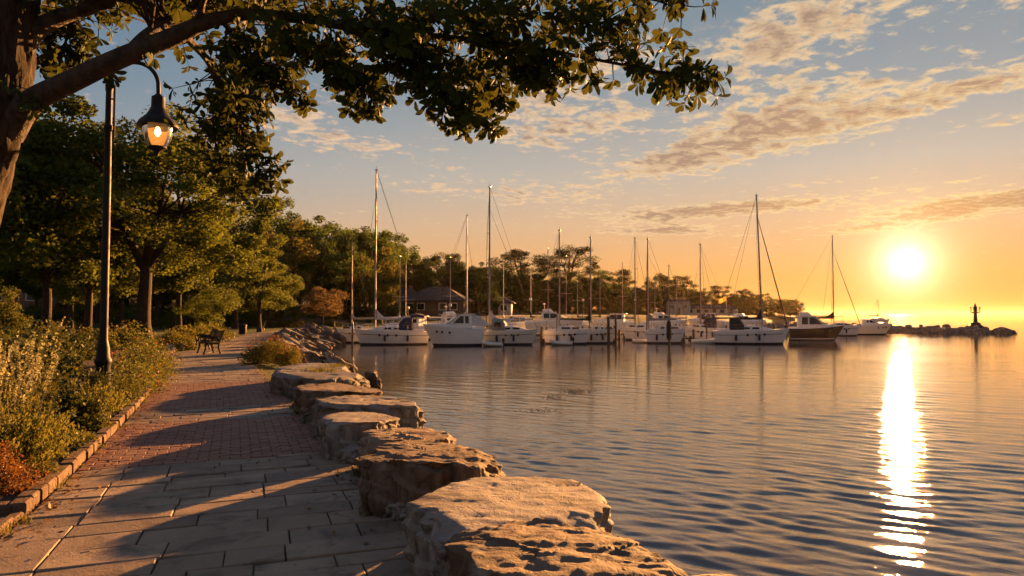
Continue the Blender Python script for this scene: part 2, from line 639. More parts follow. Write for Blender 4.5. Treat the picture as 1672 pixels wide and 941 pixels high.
def land_z(X, Y):
    X = np.asarray(X, float); Y = np.asarray(Y, float)
    sd = sdist(X, Y)
    z = np.where(sd > 0, 0.0, 0.0) - 0.03
    z = z + 2.3 * sm(sd, 14, 70) * sm(Y, 62, 120)
    z = z + 7.0 * sm(sd, 55, 170) * sm(Y, 80, 190) * sm(-X, 0, 60)
    z = z + 1.3 * sm(sd, 0.5, 6) * sm(Y, 88, 125)
    z = z - 0.45 * (1 - sm(sd, 0.0, 2.2)) - 2.6 * sm(-sd, 0.0, 2.5)
    return z


def gz(x, y):
    return float(land_z(np.array([x]), np.array([y]))[0])


def grid_axis(lo, hi, c, fine, k):
    out = [c]
    st = fine
    x = c
    while x < hi:
        x += st; st *= k; out.append(x)
    st = fine; x = c
    while x > lo:
        x -= st; st *= k; out.append(x)
    return np.array(sorted(out))


xs = grid_axis(-430, 160, -8, 0.6, 1.022)
ys = grid_axis(-30, 432, 8, 0.6, 1.018)
GX, GY = np.meshgrid(xs, ys)
GZ = land_z(GX, GY)
rs0 = np.random.RandomState(4)
GZ = GZ + 0.015 * rs0.normal(size=GZ.shape) * (GZ > -0.1)
nx, ny = len(xs), len(ys)
idx = np.arange(nx * ny).reshape(ny, nx)
F = np.stack([idx[:-1, :-1], idx[:-1, 1:], idx[1:, 1:], idx[1:, :-1]], -1).reshape(-1, 4)


def groundmat():
    m = newmat('lawn_and_soil')
    p = wpos()
    a = nse(p, 0.35, 5, 0.6); b = nse(p, 9.0, 5, 0.7); c = nse(p, 60, 3, 0.7)
    grass = mix(sstep(a, 0.35, 0.65), (0.045, 0.068, 0.016), (0.075, 0.085, 0.022))
    grass = mix(sstep(b, 0.5, 0.8) * 0.6, grass, (0.030, 0.045, 0.012))
    finish(principled(grass, 0.9, 0, bump(b * 0.6 + c * 0.5, 0.9, 0.08), 0.2))
    return m


MATS['ground'] = groundmat()
g = link('ground', np_mesh('ground', np.stack([GX, GY, GZ], -1).reshape(-1, 3), F, True), MATS['ground'])
tag(g, kind='structure')

# ---- water
def watermat():
    m = newmat('lake_water')
    p = wpos()
    mp = node('ShaderNodeMapping'); put(mp.inputs['Vector'], p); mp.inputs['Rotation'].default_value = (0, 0, R(29.5))
    sp = node('ShaderNodeVectorMath', operation='MULTIPLY'); S.nt.links.new(mp.outputs[0], sp.inputs[0]); sp.inputs[1].default_value = (0.75, 1.8, 1.0)
    v = S(sp.outputs[0])
    geo = node('ShaderNodeCameraData')
    n1 = nse(v, 0.9, 4, 0.6, 0.5)
    n2 = nse(v, 4.2, 4, 0.6, 0.3)
    big = nse(v, 0.05, 3, 0.5)
    n3 = nse(v, 10.0, 3, 0.6, 0.2)
    h = n1 * 0.45 + n2 * 0.34 + n3 * 0.12
    sy_ = node('ShaderNodeSeparateXYZ'); put(sy_.inputs[0], p)
    calm = maprange(big, 0.35, 0.65, 0.55, 1.1) * maprange(S(sy_.outputs[1]), 8, 48, 1.25, 0.5)
    h = h * calm
    col = mix(calm, (0.105, 0.094, 0.074), (0.115, 0.102, 0.080))
    sh = principled(col, 0.025, 0, bump(h, 0.22, 0.10), 0.5, IOR=1.65)
    finish(sh)
    return m


MATS['water'] = watermat()


def wave(X, Y, spacing):
    rs = np.random.RandomState(11)
    Z = np.zeros_like(X)
    gust = 0.85 + 0.35 * np.sin(X * 0.23 + 1.7 * np.sin(Y * 0.11)) * np.sin(Y * 0.19 + 1.3 * np.sin(X * 0.09 + 2)) + 0.2 * np.sin(X * 0.7 - Y * 0.9 + np.sin(X * 0.5))
    for i in range(42):
        lam = 0.17 * (1.13 ** i) * rs.uniform(0.9, 1.1)
        amp = 0.0062 * lam ** 0.9 if lam < 1.3 else 0.0062 * 1.3 ** 0.9 * (1.3 / lam) ** 0.45
        th = R(-119.5) + rs.normal() * (0.30 if lam > 0.7 else 0.50)
        kx, ky = math.cos(th), math.sin(th)
        ph = rs.uniform(0, 6.28)
        warp = 0.35 * lam * np.sin((X * ky - Y * kx) * 0.7 / lam + ph * 2) + 0.25 * lam * np.sin((X + Y * 0.6) * 0.31 / lam + ph)
        w = np.clip((lam / spacing - 2.0) / 3.0, 0, 1)
        Z += gust * (0.95 if lam < 0.62 else 0.45 if lam < 1.0 else 0.18) * amp * w * (1.0 - 0.5 * sm(Y, 15, 50)) * np.sin(2 * math.pi * (X * kx + Y * ky + warp) / lam + ph)
    return Z


def build_water():
    rad = [0.9]
    while rad[-1] < 9000:
        d = rad[-1]
        rad.append(d + max(0.045, min(d * d / (2.65 * 680) * 0.48, d * 0.08)))
    rad = np.array(rad)
    th = np.radians(np.concatenate([np.linspace(-85, -44, 60)[:-1], np.linspace(-44, 44, 700), np.linspace(44, 85, 60)[1:]]))
    RR, TT = np.meshgrid(rad, th, indexing='ij')
    X = RR * np.sin(TT); Y = RR * np.cos(TT)
    dr = np.gradient(rad)[:, None] + 0 * TT
    sp = np.maximum(dr, RR * np.gradient(th)[None, :])
    Z = WATER + wave(X, Y, sp)
    n0, n1 = X.shape
    idx = np.arange(n0 * n1).reshape(n0, n1)
    F = np.stack([idx[:-1, :-1], idx[1:, :-1], idx[1:, 1:], idx[:-1, 1:]], -1)
    V = np.stack([X, Y, Z], -1).reshape(-1, 3)
    # leave out what lies well under the land
    sd = sdist(X, Y)
    keep = (sd[:-1, :-1] < 4)
    F = F[keep].reshape(-1, 4)
    used = np.zeros(len(V), bool); used[F.ravel()] = True
    re = np.cumsum(used) - 1
    o = link('water', np_mesh('water', V[used], re[F][:, ::-1], True), MATS['water'])
    tag(o, kind='structure')


build_water()

# far low headland on the horizon
mb = MB()
rings = []
for i in range(24):
    t = i / 23
    x = 270 + 130 * t; y = 760 + 60 * t
    h = 3.2 * (1 - t) ** 0.7 * (0.75 + 0.35 * math.sin(i * 1.7) * math.sin(i * 0.6)) + 0.25
    rings.append([Vector((x, y - 12, WATER - 1)), Vector((x, y - 6, WATER + h * 0.6)), Vector((x, y, WATER + h)), Vector((x, y + 8, WATER + h * .6)), Vector((x, y + 14, WATER - 1))])
mb.loft(rings, closed=True)
MATS['headland'] = plain('far_land', (0.04, 0.05, 0.02), (0.08, 0.07, 0.04), 0.2, 0.9, bstr=0.3, bscale=0.5)
tag(mb.build('headland', MATS['headland']), kind='structure')

# ---- the path: centre line and half widths
LR = [(-1.5, -2.05, 1.35), (1.0, -2.5, 0.65), (4.3, -3.45, -0.50), (7.83, -4.71, -1.98), (15.7, -8.05, -5.50), (23, -11.75, -8.85), (27.5, -13.9, -10.95), (32, -14.9, -12.2), (40, -16.9, -14.4), (50, -19.9, -17.4), (58, -22.1, -19.6)]
cl = []
for y, l, r in LR:
    cl.append((Vector(((l + r) / 2, y, 0)), (r - l) / 2))
for p, w in (((-21.8, 66), 1.35), ((-20.2, 73.0), 1.5), ((-15.5, 80.5), 1.5), ((-8, 90), 1.6), ((2, 104), 1.6), ((14, 118), 1.6)):
    cl.append((Vector((p[0], p[1], 0)), w))


def catmull(P, n=24):
    out = []
    for i in range(len(P) - 1):
        p0 = P[max(i - 1, 0)]; p1 = P[i]; p2 = P[i + 1]; p3 = P[min(i + 2, len(P) - 1)]
        for k in range(n):
            t = k / n
            out.append(tuple(0.5 * ((2 * b) + (c - a) * t + (2 * a - 5 * b + 4 * c - d) * t * t + (-a + 3 * b - 3 * c + d) * t ** 3) for a, b, c, d in zip(p0, p1, p2, p3)))
    out.append(P[-1])
    return np.array(out)


CL = catmull([(p.x, p.y, w) for p, w in cl])
seg = np.linalg.norm(np.diff(CL[:, :2], axis=0), axis=1)
CS = np.concatenate([[0], np.cumsum(seg)])
# shift so that arc length 0 lies beside the camera
S0 = np.interp(0, CL[:40, 1], CS[:40])
CS = CS - S0
SEND = CS[-1]


def path_c(s):
    return np.array([np.interp(s, CS, CL[:, 0]), np.interp(s, CS, CL[:, 1])]), float(np.interp(s, CS, CL[:, 2]))


def path_p(s, t, z=0.0):
    """point s metres along the path, t metres to the right of its middle"""
    c, w = path_c(s)
    c2, _ = path_c(s + 0.6); c1, _ = path_c(s - 0.6)
    d = (c2 - c1) / np.linalg.norm(c2 - c1)
    return Vector((c[0] + d[1] * t, c[1] - d[0] * t, z))


def path_s_at_y(y):
    return float(np.interp(y, CL[:, 1], CS))


LEFT_S, LEFT_Y = [], []


def path_s_left(y):
    if not LEFT_Y:
        for s in np.linspace(-2, 70, 700):
            LEFT_S.append(s); LEFT_Y.append(path_p(s, -path_c(s)[1]).y)
    return float(np.interp(y, LEFT_Y, LEFT_S))


def pavermat():
    m = newmat('path_pavers')
    r = island(); p = wpos()
    a = nse(p, 1.1, 5, 0.6); b = nse(p, 7, 6, 0.65); c = nse(p, 55, 4, 0.7)
    col = ramp(r, [(0.0, (0.19, 0.143, 0.10)), (0.25, (0.32, 0.25, 0.18)), (0.5, (0.235, 0.178, 0.125)), (0.75, (0.36, 0.285, 0.205)), (1.0, (0.175, 0.138, 0.105))])
    stn = nse(p, 2.6, 6, 0.7, 0.6)
    col = mix(sstep(a, 0.42, 0.68) * 0.55, col, (0.115, 0.095, 0.08))
    col = mix(sstep(stn, 0.50, 0.66) * 0.7, col, (0.080, 0.062, 0.048))
    col = mix(sstep(b, 0.5, 0.75) * 0.5, col, (0.27, 0.235, 0.20))
    col = mix(sstep(c, 0.55, 0.8) * 0.4, col, (0.09, 0.075, 0.065))
    finish(principled(col, maprange(b, 0.3, 0.7, 0.55, 0.78), 0, bump(b * 0.6 + c * 0.4, 0.8, 0.018), 0.4))
    return m


def brickmat():
    m = newmat('path_bricks')
    r = island(); p = wpos()
    b = nse(p, 9, 5, 0.65); c = nse(p, 70, 4, 0.7)
    col = ramp(r, [(0.0, (0.22, 0.115, 0.08)), (0.4, (0.27, 0.14, 0.095)), (0.7, (0.19, 0.105, 0.08)), (1.0, (0.30, 0.175, 0.12))])
    col = mix(sstep(b, 0.45, 0.75) * 0.5, col, (0.12, 0.08, 0.065))
    finish(principled(col, 0.72, 0, bump(b * 0.5 + c * 0.5, 0.5, 0.01), 0.35))
    return m


MATS['paver'] = pavermat(); MATS['brick'] = brickmat()
MATS['joint'] = plain('joint_sand', (0.060, 0.048, 0.038), (0.035, 0.028, 0.022), 14, 0.95, bstr=0.6, bscale=90, bdist=0.01)
MATS['soil'] = plain('bed_soil', (0.045, 0.030, 0.020), (0.028, 0.018, 0.012), 9, 0.95, bstr=1.0, bscale=35, bdist=0.05)


def slab(mb, s0, s1, t0, t1, z, rng, tilt, e=0.006, h=0.05):
    """one bevelled paver, its corners following the path's curve"""
    dz = [z + rng.uniform(-tilt, tilt) for _ in range(4)]
    jt = lambda: rng.uniform(-0.003, 0.003)
    c = [(s0 + jt(), t0 + jt()), (s0 + jt(), t1 + jt()), (s1 + jt(), t1 + jt()), (s1 + jt(), t0 + jt())]
    mid = ((s0 + s1) / 2, (t0 + t1) / 2)
    top, rim, bot = [], [], []
    for (s, t), q in zip(c, dz):
        ds = e if s < mid[0] else -e; dt = e if t < mid[1] else -e
        top.append(path_p(s + ds, t + dt, q)); rim.append(path_p(s, t, q - e)); bot.append(path_p(s, t, z - h))
    mb.add(top + rim + bot, [(0, 1, 2, 3)] + [(4 + i, 4 + (i + 1) % 4, (i + 1) % 4, i) for i in range(4)] + [(8 + i, 8 + (i + 1) % 4, 4 + (i + 1) % 4, 4 + i) for i in range(4)])


def build_path():
    rng = random.Random(5)
    pav, bri = MB(), MB()
    sb0, sb1 = path_s_at_y(7.75) + 0.05, path_s_at_y(10.75)
    sb2, sb3 = path_s_at_y(12.1), path_s_at_y(16.5)
    s = -1.5
    j = 0.011
    while s < SEND - 0.6:
        inb = sb0 <= s < sb1 or sb2 <= s < sb3
        if inb:
            wd = 0.115
            _, w = path_c(s)
            t = -w + (0.0 if (j_row := int(round((s - sb0) / 0.115))) % 2 else -0.115)
            while t < w:
                a, b = max(t, -w), min(t + 0.23, w)
                if b - a > 0.05:
                    slab(bri, s + 0.006, s + wd - 0.006, a + 0.006, b - 0.006, 0.002 + rng.uniform(-0.003, 0.003), rng, 0.0022, 0.004)
                t += 0.23
            s += wd
            if s >= sb1: s += 0.004
            continue
        wd = rng.choice((0.22, 0.26, 0.31, 0.36)) if s < 20 else rng.choice((0.4, 0.5, 0.6))
        if s < sb0 and s + wd > sb0 - 0.12:
            wd = sb0 - s
        _, w = path_c(s + wd / 2)
        t = -w
        far = s > 24
        while t < w - 0.02:
            ln = rng.uniform(0.36, 0.90) if not far else rng.uniform(0.9, 1.5)
            if s < sb0 and t == -w: ln = 0.47 + rng.uniform(-0.03, 0.03)
            b = t + ln
            if w - b < 0.3: b = w
            slab(pav, s + j / 2, s + wd - j / 2, t + j / 2, b - j / 2, rng.uniform(-0.006, 0.006), rng, 0.0065 if s < 24 else 0.001)
            t = b
        s += wd
    o = pav.build('path', MATS['paver']); tag(o, kind='structure')
    o = bri.build('brick_path', MATS['brick']); tag(o, kind='structure')
    # bed of sand under the slabs
    V, Fq = [], []
    ss = np.arange(-2.0, SEND, 0.5)
    for s_ in ss:
        _, w = path_c(s_)
        V += [path_p(s_, -w - 0.03, -0.014), path_p(s_, w + (0.5 if s_ < 17 else 0.08), -0.014)]
    Fq = [(2 * i, 2 * i + 1, 2 * i + 3, 2 * i + 2) for i in range(len(ss) - 1)]
    o = MB().add(V, Fq).build('path_bed', MATS['joint']); tag(o, kind='structure')


build_path()

MATS['kerbstone'] = rockmat('kerb_stone', (0.17, 0.115, 0.08), (0.11, 0.075, 0.055), (0.22, 0.17, 0.135), 2.5, 0.6)


def kerb_block(mb, s0, s1, t0, t1, z0, z1, rng, e=0.016):
    c = [(s0, t0), (s0, t1), (s1, t1), (s1, t0)]
    dz = rng.uniform(-0.014, 0.012); ms, mt = (s0 + s1) / 2, (t0 + t1) / 2
    dt = rng.uniform(-0.014, 0.012)
    top = [path_p(s + (e if s < ms else -e), t + dt + (e if t < mt else -e), z1 + dz) for s, t in c]
    rim = [path_p(s, t + dt, z1 + dz - e) for s, t in c]
    bot = [path_p(s, t + dt, z0) for s, t in c]
    mb.add(top + rim + bot, [(0, 1, 2, 3)] + [(4 + i, 4 + (i + 1) % 4, (i + 1) % 4, i) for i in range(4)] + [(8 + i, 8 + (i + 1) % 4, 4 + (i + 1) % 4, 4 + i) for i in range(4)])


def build_kerb():
    rng = random.Random(8)
    mb = MB()
    s = path_s_left(5.70)
    s_corner = s
    while s < path_s_left(29):
        ln = rng.choice((0.2, 0.22, 0.26, 0.32)) if s < 16 else 0.45
        _, w = path_c(s)
        kerb_block(mb, s + 0.004, s + ln - 0.004, -w - 0.15, -w - 0.012, -0.06, 0.100, rng)
        s += ln
    # return at the front corner of the bed
    _, w = path_c(s_corner)
    t = -w - 0.158
    while t > -w - 2.2:
        kerb_block(mb, s_corner, s_corner + 0.15, t - 0.42, t - 0.004, -0.06, 0.098, rng)
        t -= 0.425
    # flush kerb of the nearer strip
    s = -1.0
    while s < s_corner - 0.05:
        ln = min(rng.choice((0.42, 0.5, 0.6)), s_corner - 0.004 - s)
        _, w = path_c(s)
        kerb_block(mb, s + 0.004, s + ln - 0.004, -w - 0.11, -w - 0.012, -0.06, 0.045, rng)
        s += ln
    # far bed's low edge beside the path
    s = path_s_at_y(31)
    o = mb.build('kerb', MATS['kerbstone']); tag(o, kind='structure')
    # near strip left of the path in front of the bed
    mb = MB()
    V, Fq = [], []
    ss = np.arange(-1.0, s_corner + 0.01, 0.25)
    for s_ in ss:
        _, w = path_c(s_)
        V += [path_p(s_, -w - 3.0, 0.006), path_p(s_, -w - 0.11, 0.006)]
    o = MB().add(V, [(2 * i, 2 * i + 1, 2 * i + 3, 2 * i + 2) for i in range(len(ss) - 1)]).build('pavement', MATS['paver']); tag(o, kind='structure')
    # soil of the planting bed
    V = []
    ss = np.arange(s_corner + 0.14, path_s_left(32), 0.35)
    rs = np.random.RandomState(3)
    n = 9
    for s_ in ss:
        _, w = path_c(s_)
        for k in range(n):
            V.append(path_p(s_, -w - 0.145 - k * 0.5, 0.055 + 0.05 * rs.uniform() + 0.02 * min(k, 3)))
    Fq = [(i * n + k, (i + 1) * n + k, (i + 1) * n + k + 1, i * n + k + 1) for i in range(len(ss) - 1) for k in range(n - 1)]
    o = MB().add(V, Fq).build('bed_soil', MATS['soil'], smooth=True); tag(o, kind='structure')


build_kerb()

# road and parking strip behind the trees
MATS['asphalt'] = plain('asphalt', (0.10, 0.095, 0.09), (0.075, 0.07, 0.066), 1.0, 0.9, bstr=0.3, bscale=40)
V = []
pts = [(-75, 86), (-55, 92), (-38, 98), (-26, 104), (-14, 112), (-2, 122), (12, 136), (30, 156), (50, 186)]
CR = catmull([(a, b, 0) for a, b in pts], 10)
for i, (a, b, _) in enumerate(CR):
    q = CR[min(i + 1, len(CR) - 1)] - CR[max(i - 1, 0)]
    nrm = np.array([-q[1], q[0]]) / np.linalg.norm(q[:2])
    for k in (-3.0, -1.0, 1.0, 3.0):
        x, y = a + nrm[0] * k, b + nrm[1] * k
        V.append((x, y, gz(x, y) + 0.06))
o = MB().add(V, [(i * 4 + k, i * 4 + k + 1, (i + 1) * 4 + k + 1, (i + 1) * 4 + k) for i in range(len(CR) - 1) for k in range(3)]).build('road', MATS['asphalt'])
tag(o, kind='structure')

# ------------------------------------------------------------------ rocks
def rock_mesh(name, seed, size, n=24, k=4.0, outline=0.18, rough=0.10, flute=0.07, top_tilt=(0.0, 0.0), poly=None, top_rough=0.018):
    """block of stone: a rounded box with an uneven outline; size = full extents, base at z 0.
    poly: optional plan outline (list of xy in metres, ccw) that replaces the box plan"""
    sx, sy, sz = size
    off = Vector((seed * 7.31, seed * 3.77, seed * 1.93))
    bm = bmesh.new()
    bmesh.ops.create_cube(bm, size=2)
    bmesh.ops.subdivide_edges(bm, edges=bm.edges[:], cuts=n - 1, use_grid_fill=True)
    if poly:
        pa = [Vector((x, y)) for x, y in poly]
        cen = sum(pa, Vector((0, 0))) / len(pa)

        def reach(dx, dy):
            best = 0.2
            d = Vector((dx, dy))
            for i in range(len(pa)):
                a, b = pa[i] - cen, pa[(i + 1) % len(pa)] - cen
                e = b - a
                den = d.x * e.y - d.y * e.x
                if abs(den) < 1e-9: continue
                t = (a.x * e.y - a.y * e.x) / den
                u = (a.x * d.y - a.y * d.x) / den
                if t > 0 and -1e-6 <= u <= 1 + 1e-6:
                    best = max(best, t)
            return best
    rr_ = random.Random(seed * 13 + 5)
    planes = []
    hx, hy = sx / 2, sy / 2
    for i in range(26):          # broken faces round the sides and chipped top edges
        th = rr_.uniform(0, 6.283)
        edge_chip = i % 2 == 0
        nz = rr_.choice((rr_.uniform(0.5, 1.0), rr_.uniform(1.2, 3.0))) if edge_chip else rr_.uniform(-0.22, 0.28)
        nrm = Vector((math.cos(th), math.sin(th), nz)).normalized()
        if poly:
            rd = reach(math.cos(th), math.sin(th))
        else:
            rd = 1 / math.sqrt((math.cos(th) / hx) ** 2 + (math.sin(th) / hy) ** 2)
        pt = Vector((math.cos(th) * rd, math.sin(th) * rd, 0))
        if poly: pt += Vector((cen.x, cen.y, 0))
        pt.z = sz * (0.5 if edge_chip else 0.0)
        cut = rr_.uniform(0.02, 0.12) if edge_chip else rr_.uniform(0.0, 0.12)
        planes.append((nrm, nrm.dot(pt) - cut * min(sx, sy) * (0.6 if edge_chip else 0.8)))
    for v in bm.verts:
        p = v.co.copy()
        l = (abs(p.x) ** k + abs(p.y) ** k + abs(p.z) ** (k * 1.6)) ** (1 / k)
        m = max(abs(p.x), abs(p.y), abs(p.z))
        p = p * (m / l) if l > 0 else p
        if poly:
            r = max(abs(p.x), abs(p.y))
            a = math.atan2(p.y, p.x)
            rr = reach(math.cos(a), math.sin(a))
            q = Vector((math.cos(a) * rr * r + cen.x, math.sin(a) * rr * r + cen.y, p.z * sz / 2))
        else:
            q = Vector((p.x * sx / 2, p.y * sy / 2, p.z * sz / 2))
        edge = max(abs(v.co.x), abs(v.co.y))
        rad = Vector((q.x, q.y, 0))
        if rad.length > 1e-6: rad.normalize()
        o = mnoise.fractal(Vector((q.x, q.y, 0)) * 1.1 + off, 0.9, 2.0, 3) * outline
        q += rad * (o * edge) * min(sx, sy) * 0.5
        for nrm, dd in planes:
            e = nrm.dot(q) - dd
            if e > 0: q -= nrm * e * 0.93
        # vertical flutes and rough breaks on the sides
        if edge > 0.8:
            ns = Vector((q.x * 4.6, q.y * 4.6, q.z * 1.1)) + off
            fl = mnoise.noise(ns) + 0.5 * mnoise.noise(ns * 2.3)
            fl = (abs(fl) ** 0.7) * (1 if fl > 0 else -1)
            q += rad * fl * flute * 1.5 * (edge - 0.8) / 0.2
            ly = (q.z + q.x * 0.12 - q.y * 0.08) / 0.17 + 1.4 * mnoise.noise(Vector((q.x * 1.6, q.y * 1.6, q.z * 1.2)) + off) + seed
            fr_ = ly - math.floor(ly)
            q += rad * ((fr_ if fr_ < 0.85 else (1 - fr_) / 0.15 * 0.85) - 0.42) * flute * 0.9 * (edge - 0.8) / 0.2
        # fractured blocks: each cell of the stone stands a little in or out, with a crevice between cells
            vc = mnoise.voronoi(Vector((q.x * 2.0, q.y * 2.0, q.z * 1.5)) + off * 1.3 + Vector((0.3 * mnoise.noise(q * 4), 0.3 * mnoise.noise(q * 4 + Vector((7, 0, 0))), 0)))
            c0 = vc[1][0]
            hh = (math.sin(c0.x * 127.1 + c0.y * 311.7 + c0.z * 74.7) * 43758.5453) % 1.0
            q += rad * ((hh - 0.6) * flute * 1.7 - max(0.0, 0.09 - (vc[0][1] - vc[0][0])) * 0.42) * (edge - 0.8) / 0.2
        nn = Vector([mnoise.fractal(q * 3.5 + off + Vector((s_ * 13.1, 0, 0)), 0.75, 2.1, 5) for s_ in range(3)])
        q += Vector((nn.x, nn.y, nn.z * 0.45)) * rough * min(sx, sy, 0.7) * 0.22
        if v.co.z > 0.2:
            f = (v.co.z - 0.2) / 0.8
            st = Vector((q.x * 0.9 + q.y * 0.35, q.y * 1.5 - q.x * 0.5, 0)) + off
            wv = mnoise.fractal(st * 0.8, 0.9, 2.0, 3)
            # broken bedding planes: flat cells at slightly different heights, and fine elongated ridges
            cell = mnoise.voronoi(Vector((q.x * 1.25 + 0.25 * wv, q.y * 2.6 + 0.4 * wv, 0)) + off)
            cp = cell[1][0]
            ch = (math.sin(cp.x * 12.9898 + cp.y * 78.233) * 43758.5453) % 1.0
            rg1 = 1 - 2 * abs(mnoise.noise(Vector((q.x * 1.4, q.y * 6.5, 0)) + off))
            rg2 = 1 - 2 * abs(mnoise.noise(Vector((q.x * 4.5, q.y * 13.0, 1.0)) + off))
            fine = mnoise.fractal(st * 9.0, 0.7, 2.0, 3)
            q.z += (wv * 0.8 + (ch - 0.5) * 1.25 + rg1 * 0.55 + rg2 * 0.4 + fine * 0.4) * top_rough * f + (top_tilt[0] * q.x + top_tilt[1] * q.y) * f
        q.z += sz / 2
        v.co = q
    bm.normal_update()
    me = bpy.data.meshes.new(name); bm.to_mesh(me); bm.free()
    me.polygons.foreach_set('use_smooth', np.ones(len(me.polygons), dtype=bool))
    try: me.set_sharp_from_angle(angle=R(24))
    except Exception: pass
    return me


STONE_Z = -0.12


def plan(pxs, ztop):
    """world plan outline from photo pixels on the stone's top plane"""
    return [(v.x, v.y) for v in (at_z(x, y, ztop) for x, y in pxs)]


def block_stone(name_label, pix, ztop, seed, n=40, tilt=(0, 0), base=None, drop=None, **kw):
    pl = plan(pix, ztop)
    cx = sum(p[0] for p in pl) / len(pl); cyy = sum(p[1] for p in pl) / len(pl)
    loc = [(x - cx, y - cyy) for x, y in pl]
    area = sum(loc[i][0] * loc[(i + 1) % len(loc)][1] - loc[(i + 1) % len(loc)][0] * loc[i][1] for i in range(len(loc)))
    if area < 0: loc = loc[::-1]
    zb = drop if drop is not None else -0.45
    ex = max(p[0] for p in loc) - min(p[0] for p in loc); ey = max(p[1] for p in loc) - min(p[1] for p in loc)
    me = rock_mesh('shore_boulder', seed, (ex, ey, ztop - zb), n=n, k=kw.pop('k', 14.0), poly=loc, top_tilt=tilt, **kw)
    o = link('shore_boulder', me, MATS['rock_brown' if 'brown' in name_label.split('boulder')[0] else 'rock'])
    o.location = (cx, cyy, zb)
    tag(o, name_label, 'boulder', 'large blocks of stone edging the path')
    return o


def near_stones():
    bs = block_stone
    # pixel outlines are the tops; from the camera outwards
    bs('nearest large brown boulder with a rough layered top at the bottom edge', [(770, 846), (860, 838), (950, 842), (1040, 868), (1110, 905), (1135, 925), (1120, 990), (900, 1010), (735, 960), (745, 900)], 0.42, 1, 64, (-0.07, -0.05), rough=0.09, flute=0.05, outline=0.06, top_rough=0.020)
    bs('broad pale grey flat-topped boulder just behind the nearest brown one', [(668, 822), (700, 790), (790, 772), (930, 764), (985, 770), (1012, 800), (1000, 850), (880, 880), (760, 900), (690, 880)], 0.40, 2, 64, (-0.04, -0.03), rough=0.06, flute=0.05, outline=0.05, top_rough=0.010)
    bs('large brown boulder with a fluted side, second behind the nearest one', [(600, 735), (640, 712), (740, 706), (800, 722), (826, 745), (820, 762), (730, 766), (640, 772), (600, 765)], 0.40, 3, 60, (-0.06, -0.06), rough=0.09, flute=0.06, outline=0.07, top_rough=0.02)
    bs('low brown boulder tucked behind the fluted brown one', [(585, 712), (620, 694), (700, 693), (752, 702), (745, 718), (640, 726), (590, 730)], 0.36, 4, 40, (-0.05, -0.05), rough=0.10, flute=0.05, outline=0.08)
    bs('smooth pale grey rounded boulder standing on the brick band edge', [(520, 684), (550, 671), (610, 666), (655, 672), (670, 684), (650, 694), (580, 700), (530, 697)], 0.36, 5, 44, (-0.04, -0.05), rough=0.07, flute=0.04, outline=0.05, top_rough=0.010)
    bs('long grey boulder with a sunlit brown lakeward end', [(500, 658), (530, 646), (610, 640), (680, 644), (712, 662), (705, 672), (600, 668), (520, 676)], 0.36, 6, 44, (-0.06, -0.05), rough=0.10, flute=0.06, outline=0.07)
    bs('brown split boulder with a ragged lake edge, sixth along the path', [(474, 634), (505, 624), (590, 617), (632, 626), (642, 640), (600, 645), (510, 645), (478, 648)], 0.36, 7, 40, (-0.06, -0.05), rough=0.12, flute=0.06, outline=0.09)
    bs('long flat boulder with yellow grass growing on it', [(436, 608), (470, 600), (560, 597), (604, 606), (600, 616), (520, 620), (450, 622)], 0.36, 8, 36, (-0.04, -0.03), rough=0.1, flute=0.05, outline=0.07)
    bs('thin flat boulder at the far end of the row beside the shrub planter', [(440, 602), (470, 594), (540, 592), (580, 597), (570, 602), (480, 606)], 0.38, 9, 28, rough=0.08, flute=0.04, outline=0.06)
    o = block_stone('dark rounded rock at the lake edge beyond the grassy boulder', [(588, 606), (602, 597), (622, 604), (628, 613), (600, 618)], -0.05, 10, 22, rough=0.35, k=3.0, outline=0.25, drop=-1.1)
    o.data.materials[0] = MATS['darkrock']
    bs('pale boulder cut off by the bottom edge, right of the nearest one', [(1060, 930), (1140, 922), (1230, 935), (1250, 1000), (1050, 1000)], 0.02, 12, 32, drop=-1.2, rough=0.12)


near_stones()

rng = random.Random(21)
# small rocks wedged at the foot of the blocks
SMALL = [rock_mesh('small_rock', 40 + i, (1, rng.uniform(0.7, 0.95), rng.uniform(0.55, 0.8)), n=7, k=3.0, outline=0.2, rough=0.35, flute=0.1, top_rough=0.05) for i in range(4)]
RIP = [rock_mesh('riprap_rock', 60 + i, (1.15, rng.uniform(0.5, 0.75), rng.uniform(0.42, 0.62)), n=7, k=3.2, outline=0.25, rough=0.40, flute=0.12, top_rough=0.06) for i in range(6)]
for me in RIP + SMALL: me.polygons.foreach_set('use_smooth', np.zeros(len(me.polygons), dtype=bool))
for me in SMALL: me.materials.append(MATS['rock'])
for me in RIP: me.materials.append(MATS['riprap'])


def drop_rock(name, me, loc, s, rng, label, group, rot=0.25, cat='rock'):
    o = bpy.data.objects.new(name, me); COL.objects.link(o)
    o.location = loc; o.scale = (s * rng.uniform(0.85, 1.2), s * rng.uniform(0.8, 1.1), s * rng.uniform(0.8, 1.15))
    o.rotation_euler = (rng.uniform(-rot, rot), rng.uniform(-rot, rot), rng.uniform(0, 6.28))
    tag(o, label, cat, group)
    return o


for (px, py, s, lb) in ((655, 845, 0.26, 'small pale rock wedged in front of the broad grey boulder'), (575, 752, 0.34, 'grey chunk of rock at the foot of the fluted brown boulder'),
                        (560, 738, 0.22, 'small grey rock between the pale rounded boulder and the fluted one'),
                        (505, 690, 0.24, 'small grey rock on the path beside the pale rounded boulder'), (638, 838, 0.16, 'small brown stone on the path edge by the broad grey boulder')):
    p = at_z(px, py, 0.0)
    drop_rock('small_rock', SMALL[rng.randrange(4)], (p.x, p.y, -0.05), s, rng, lb, 'small rocks at the foot of the boulders')

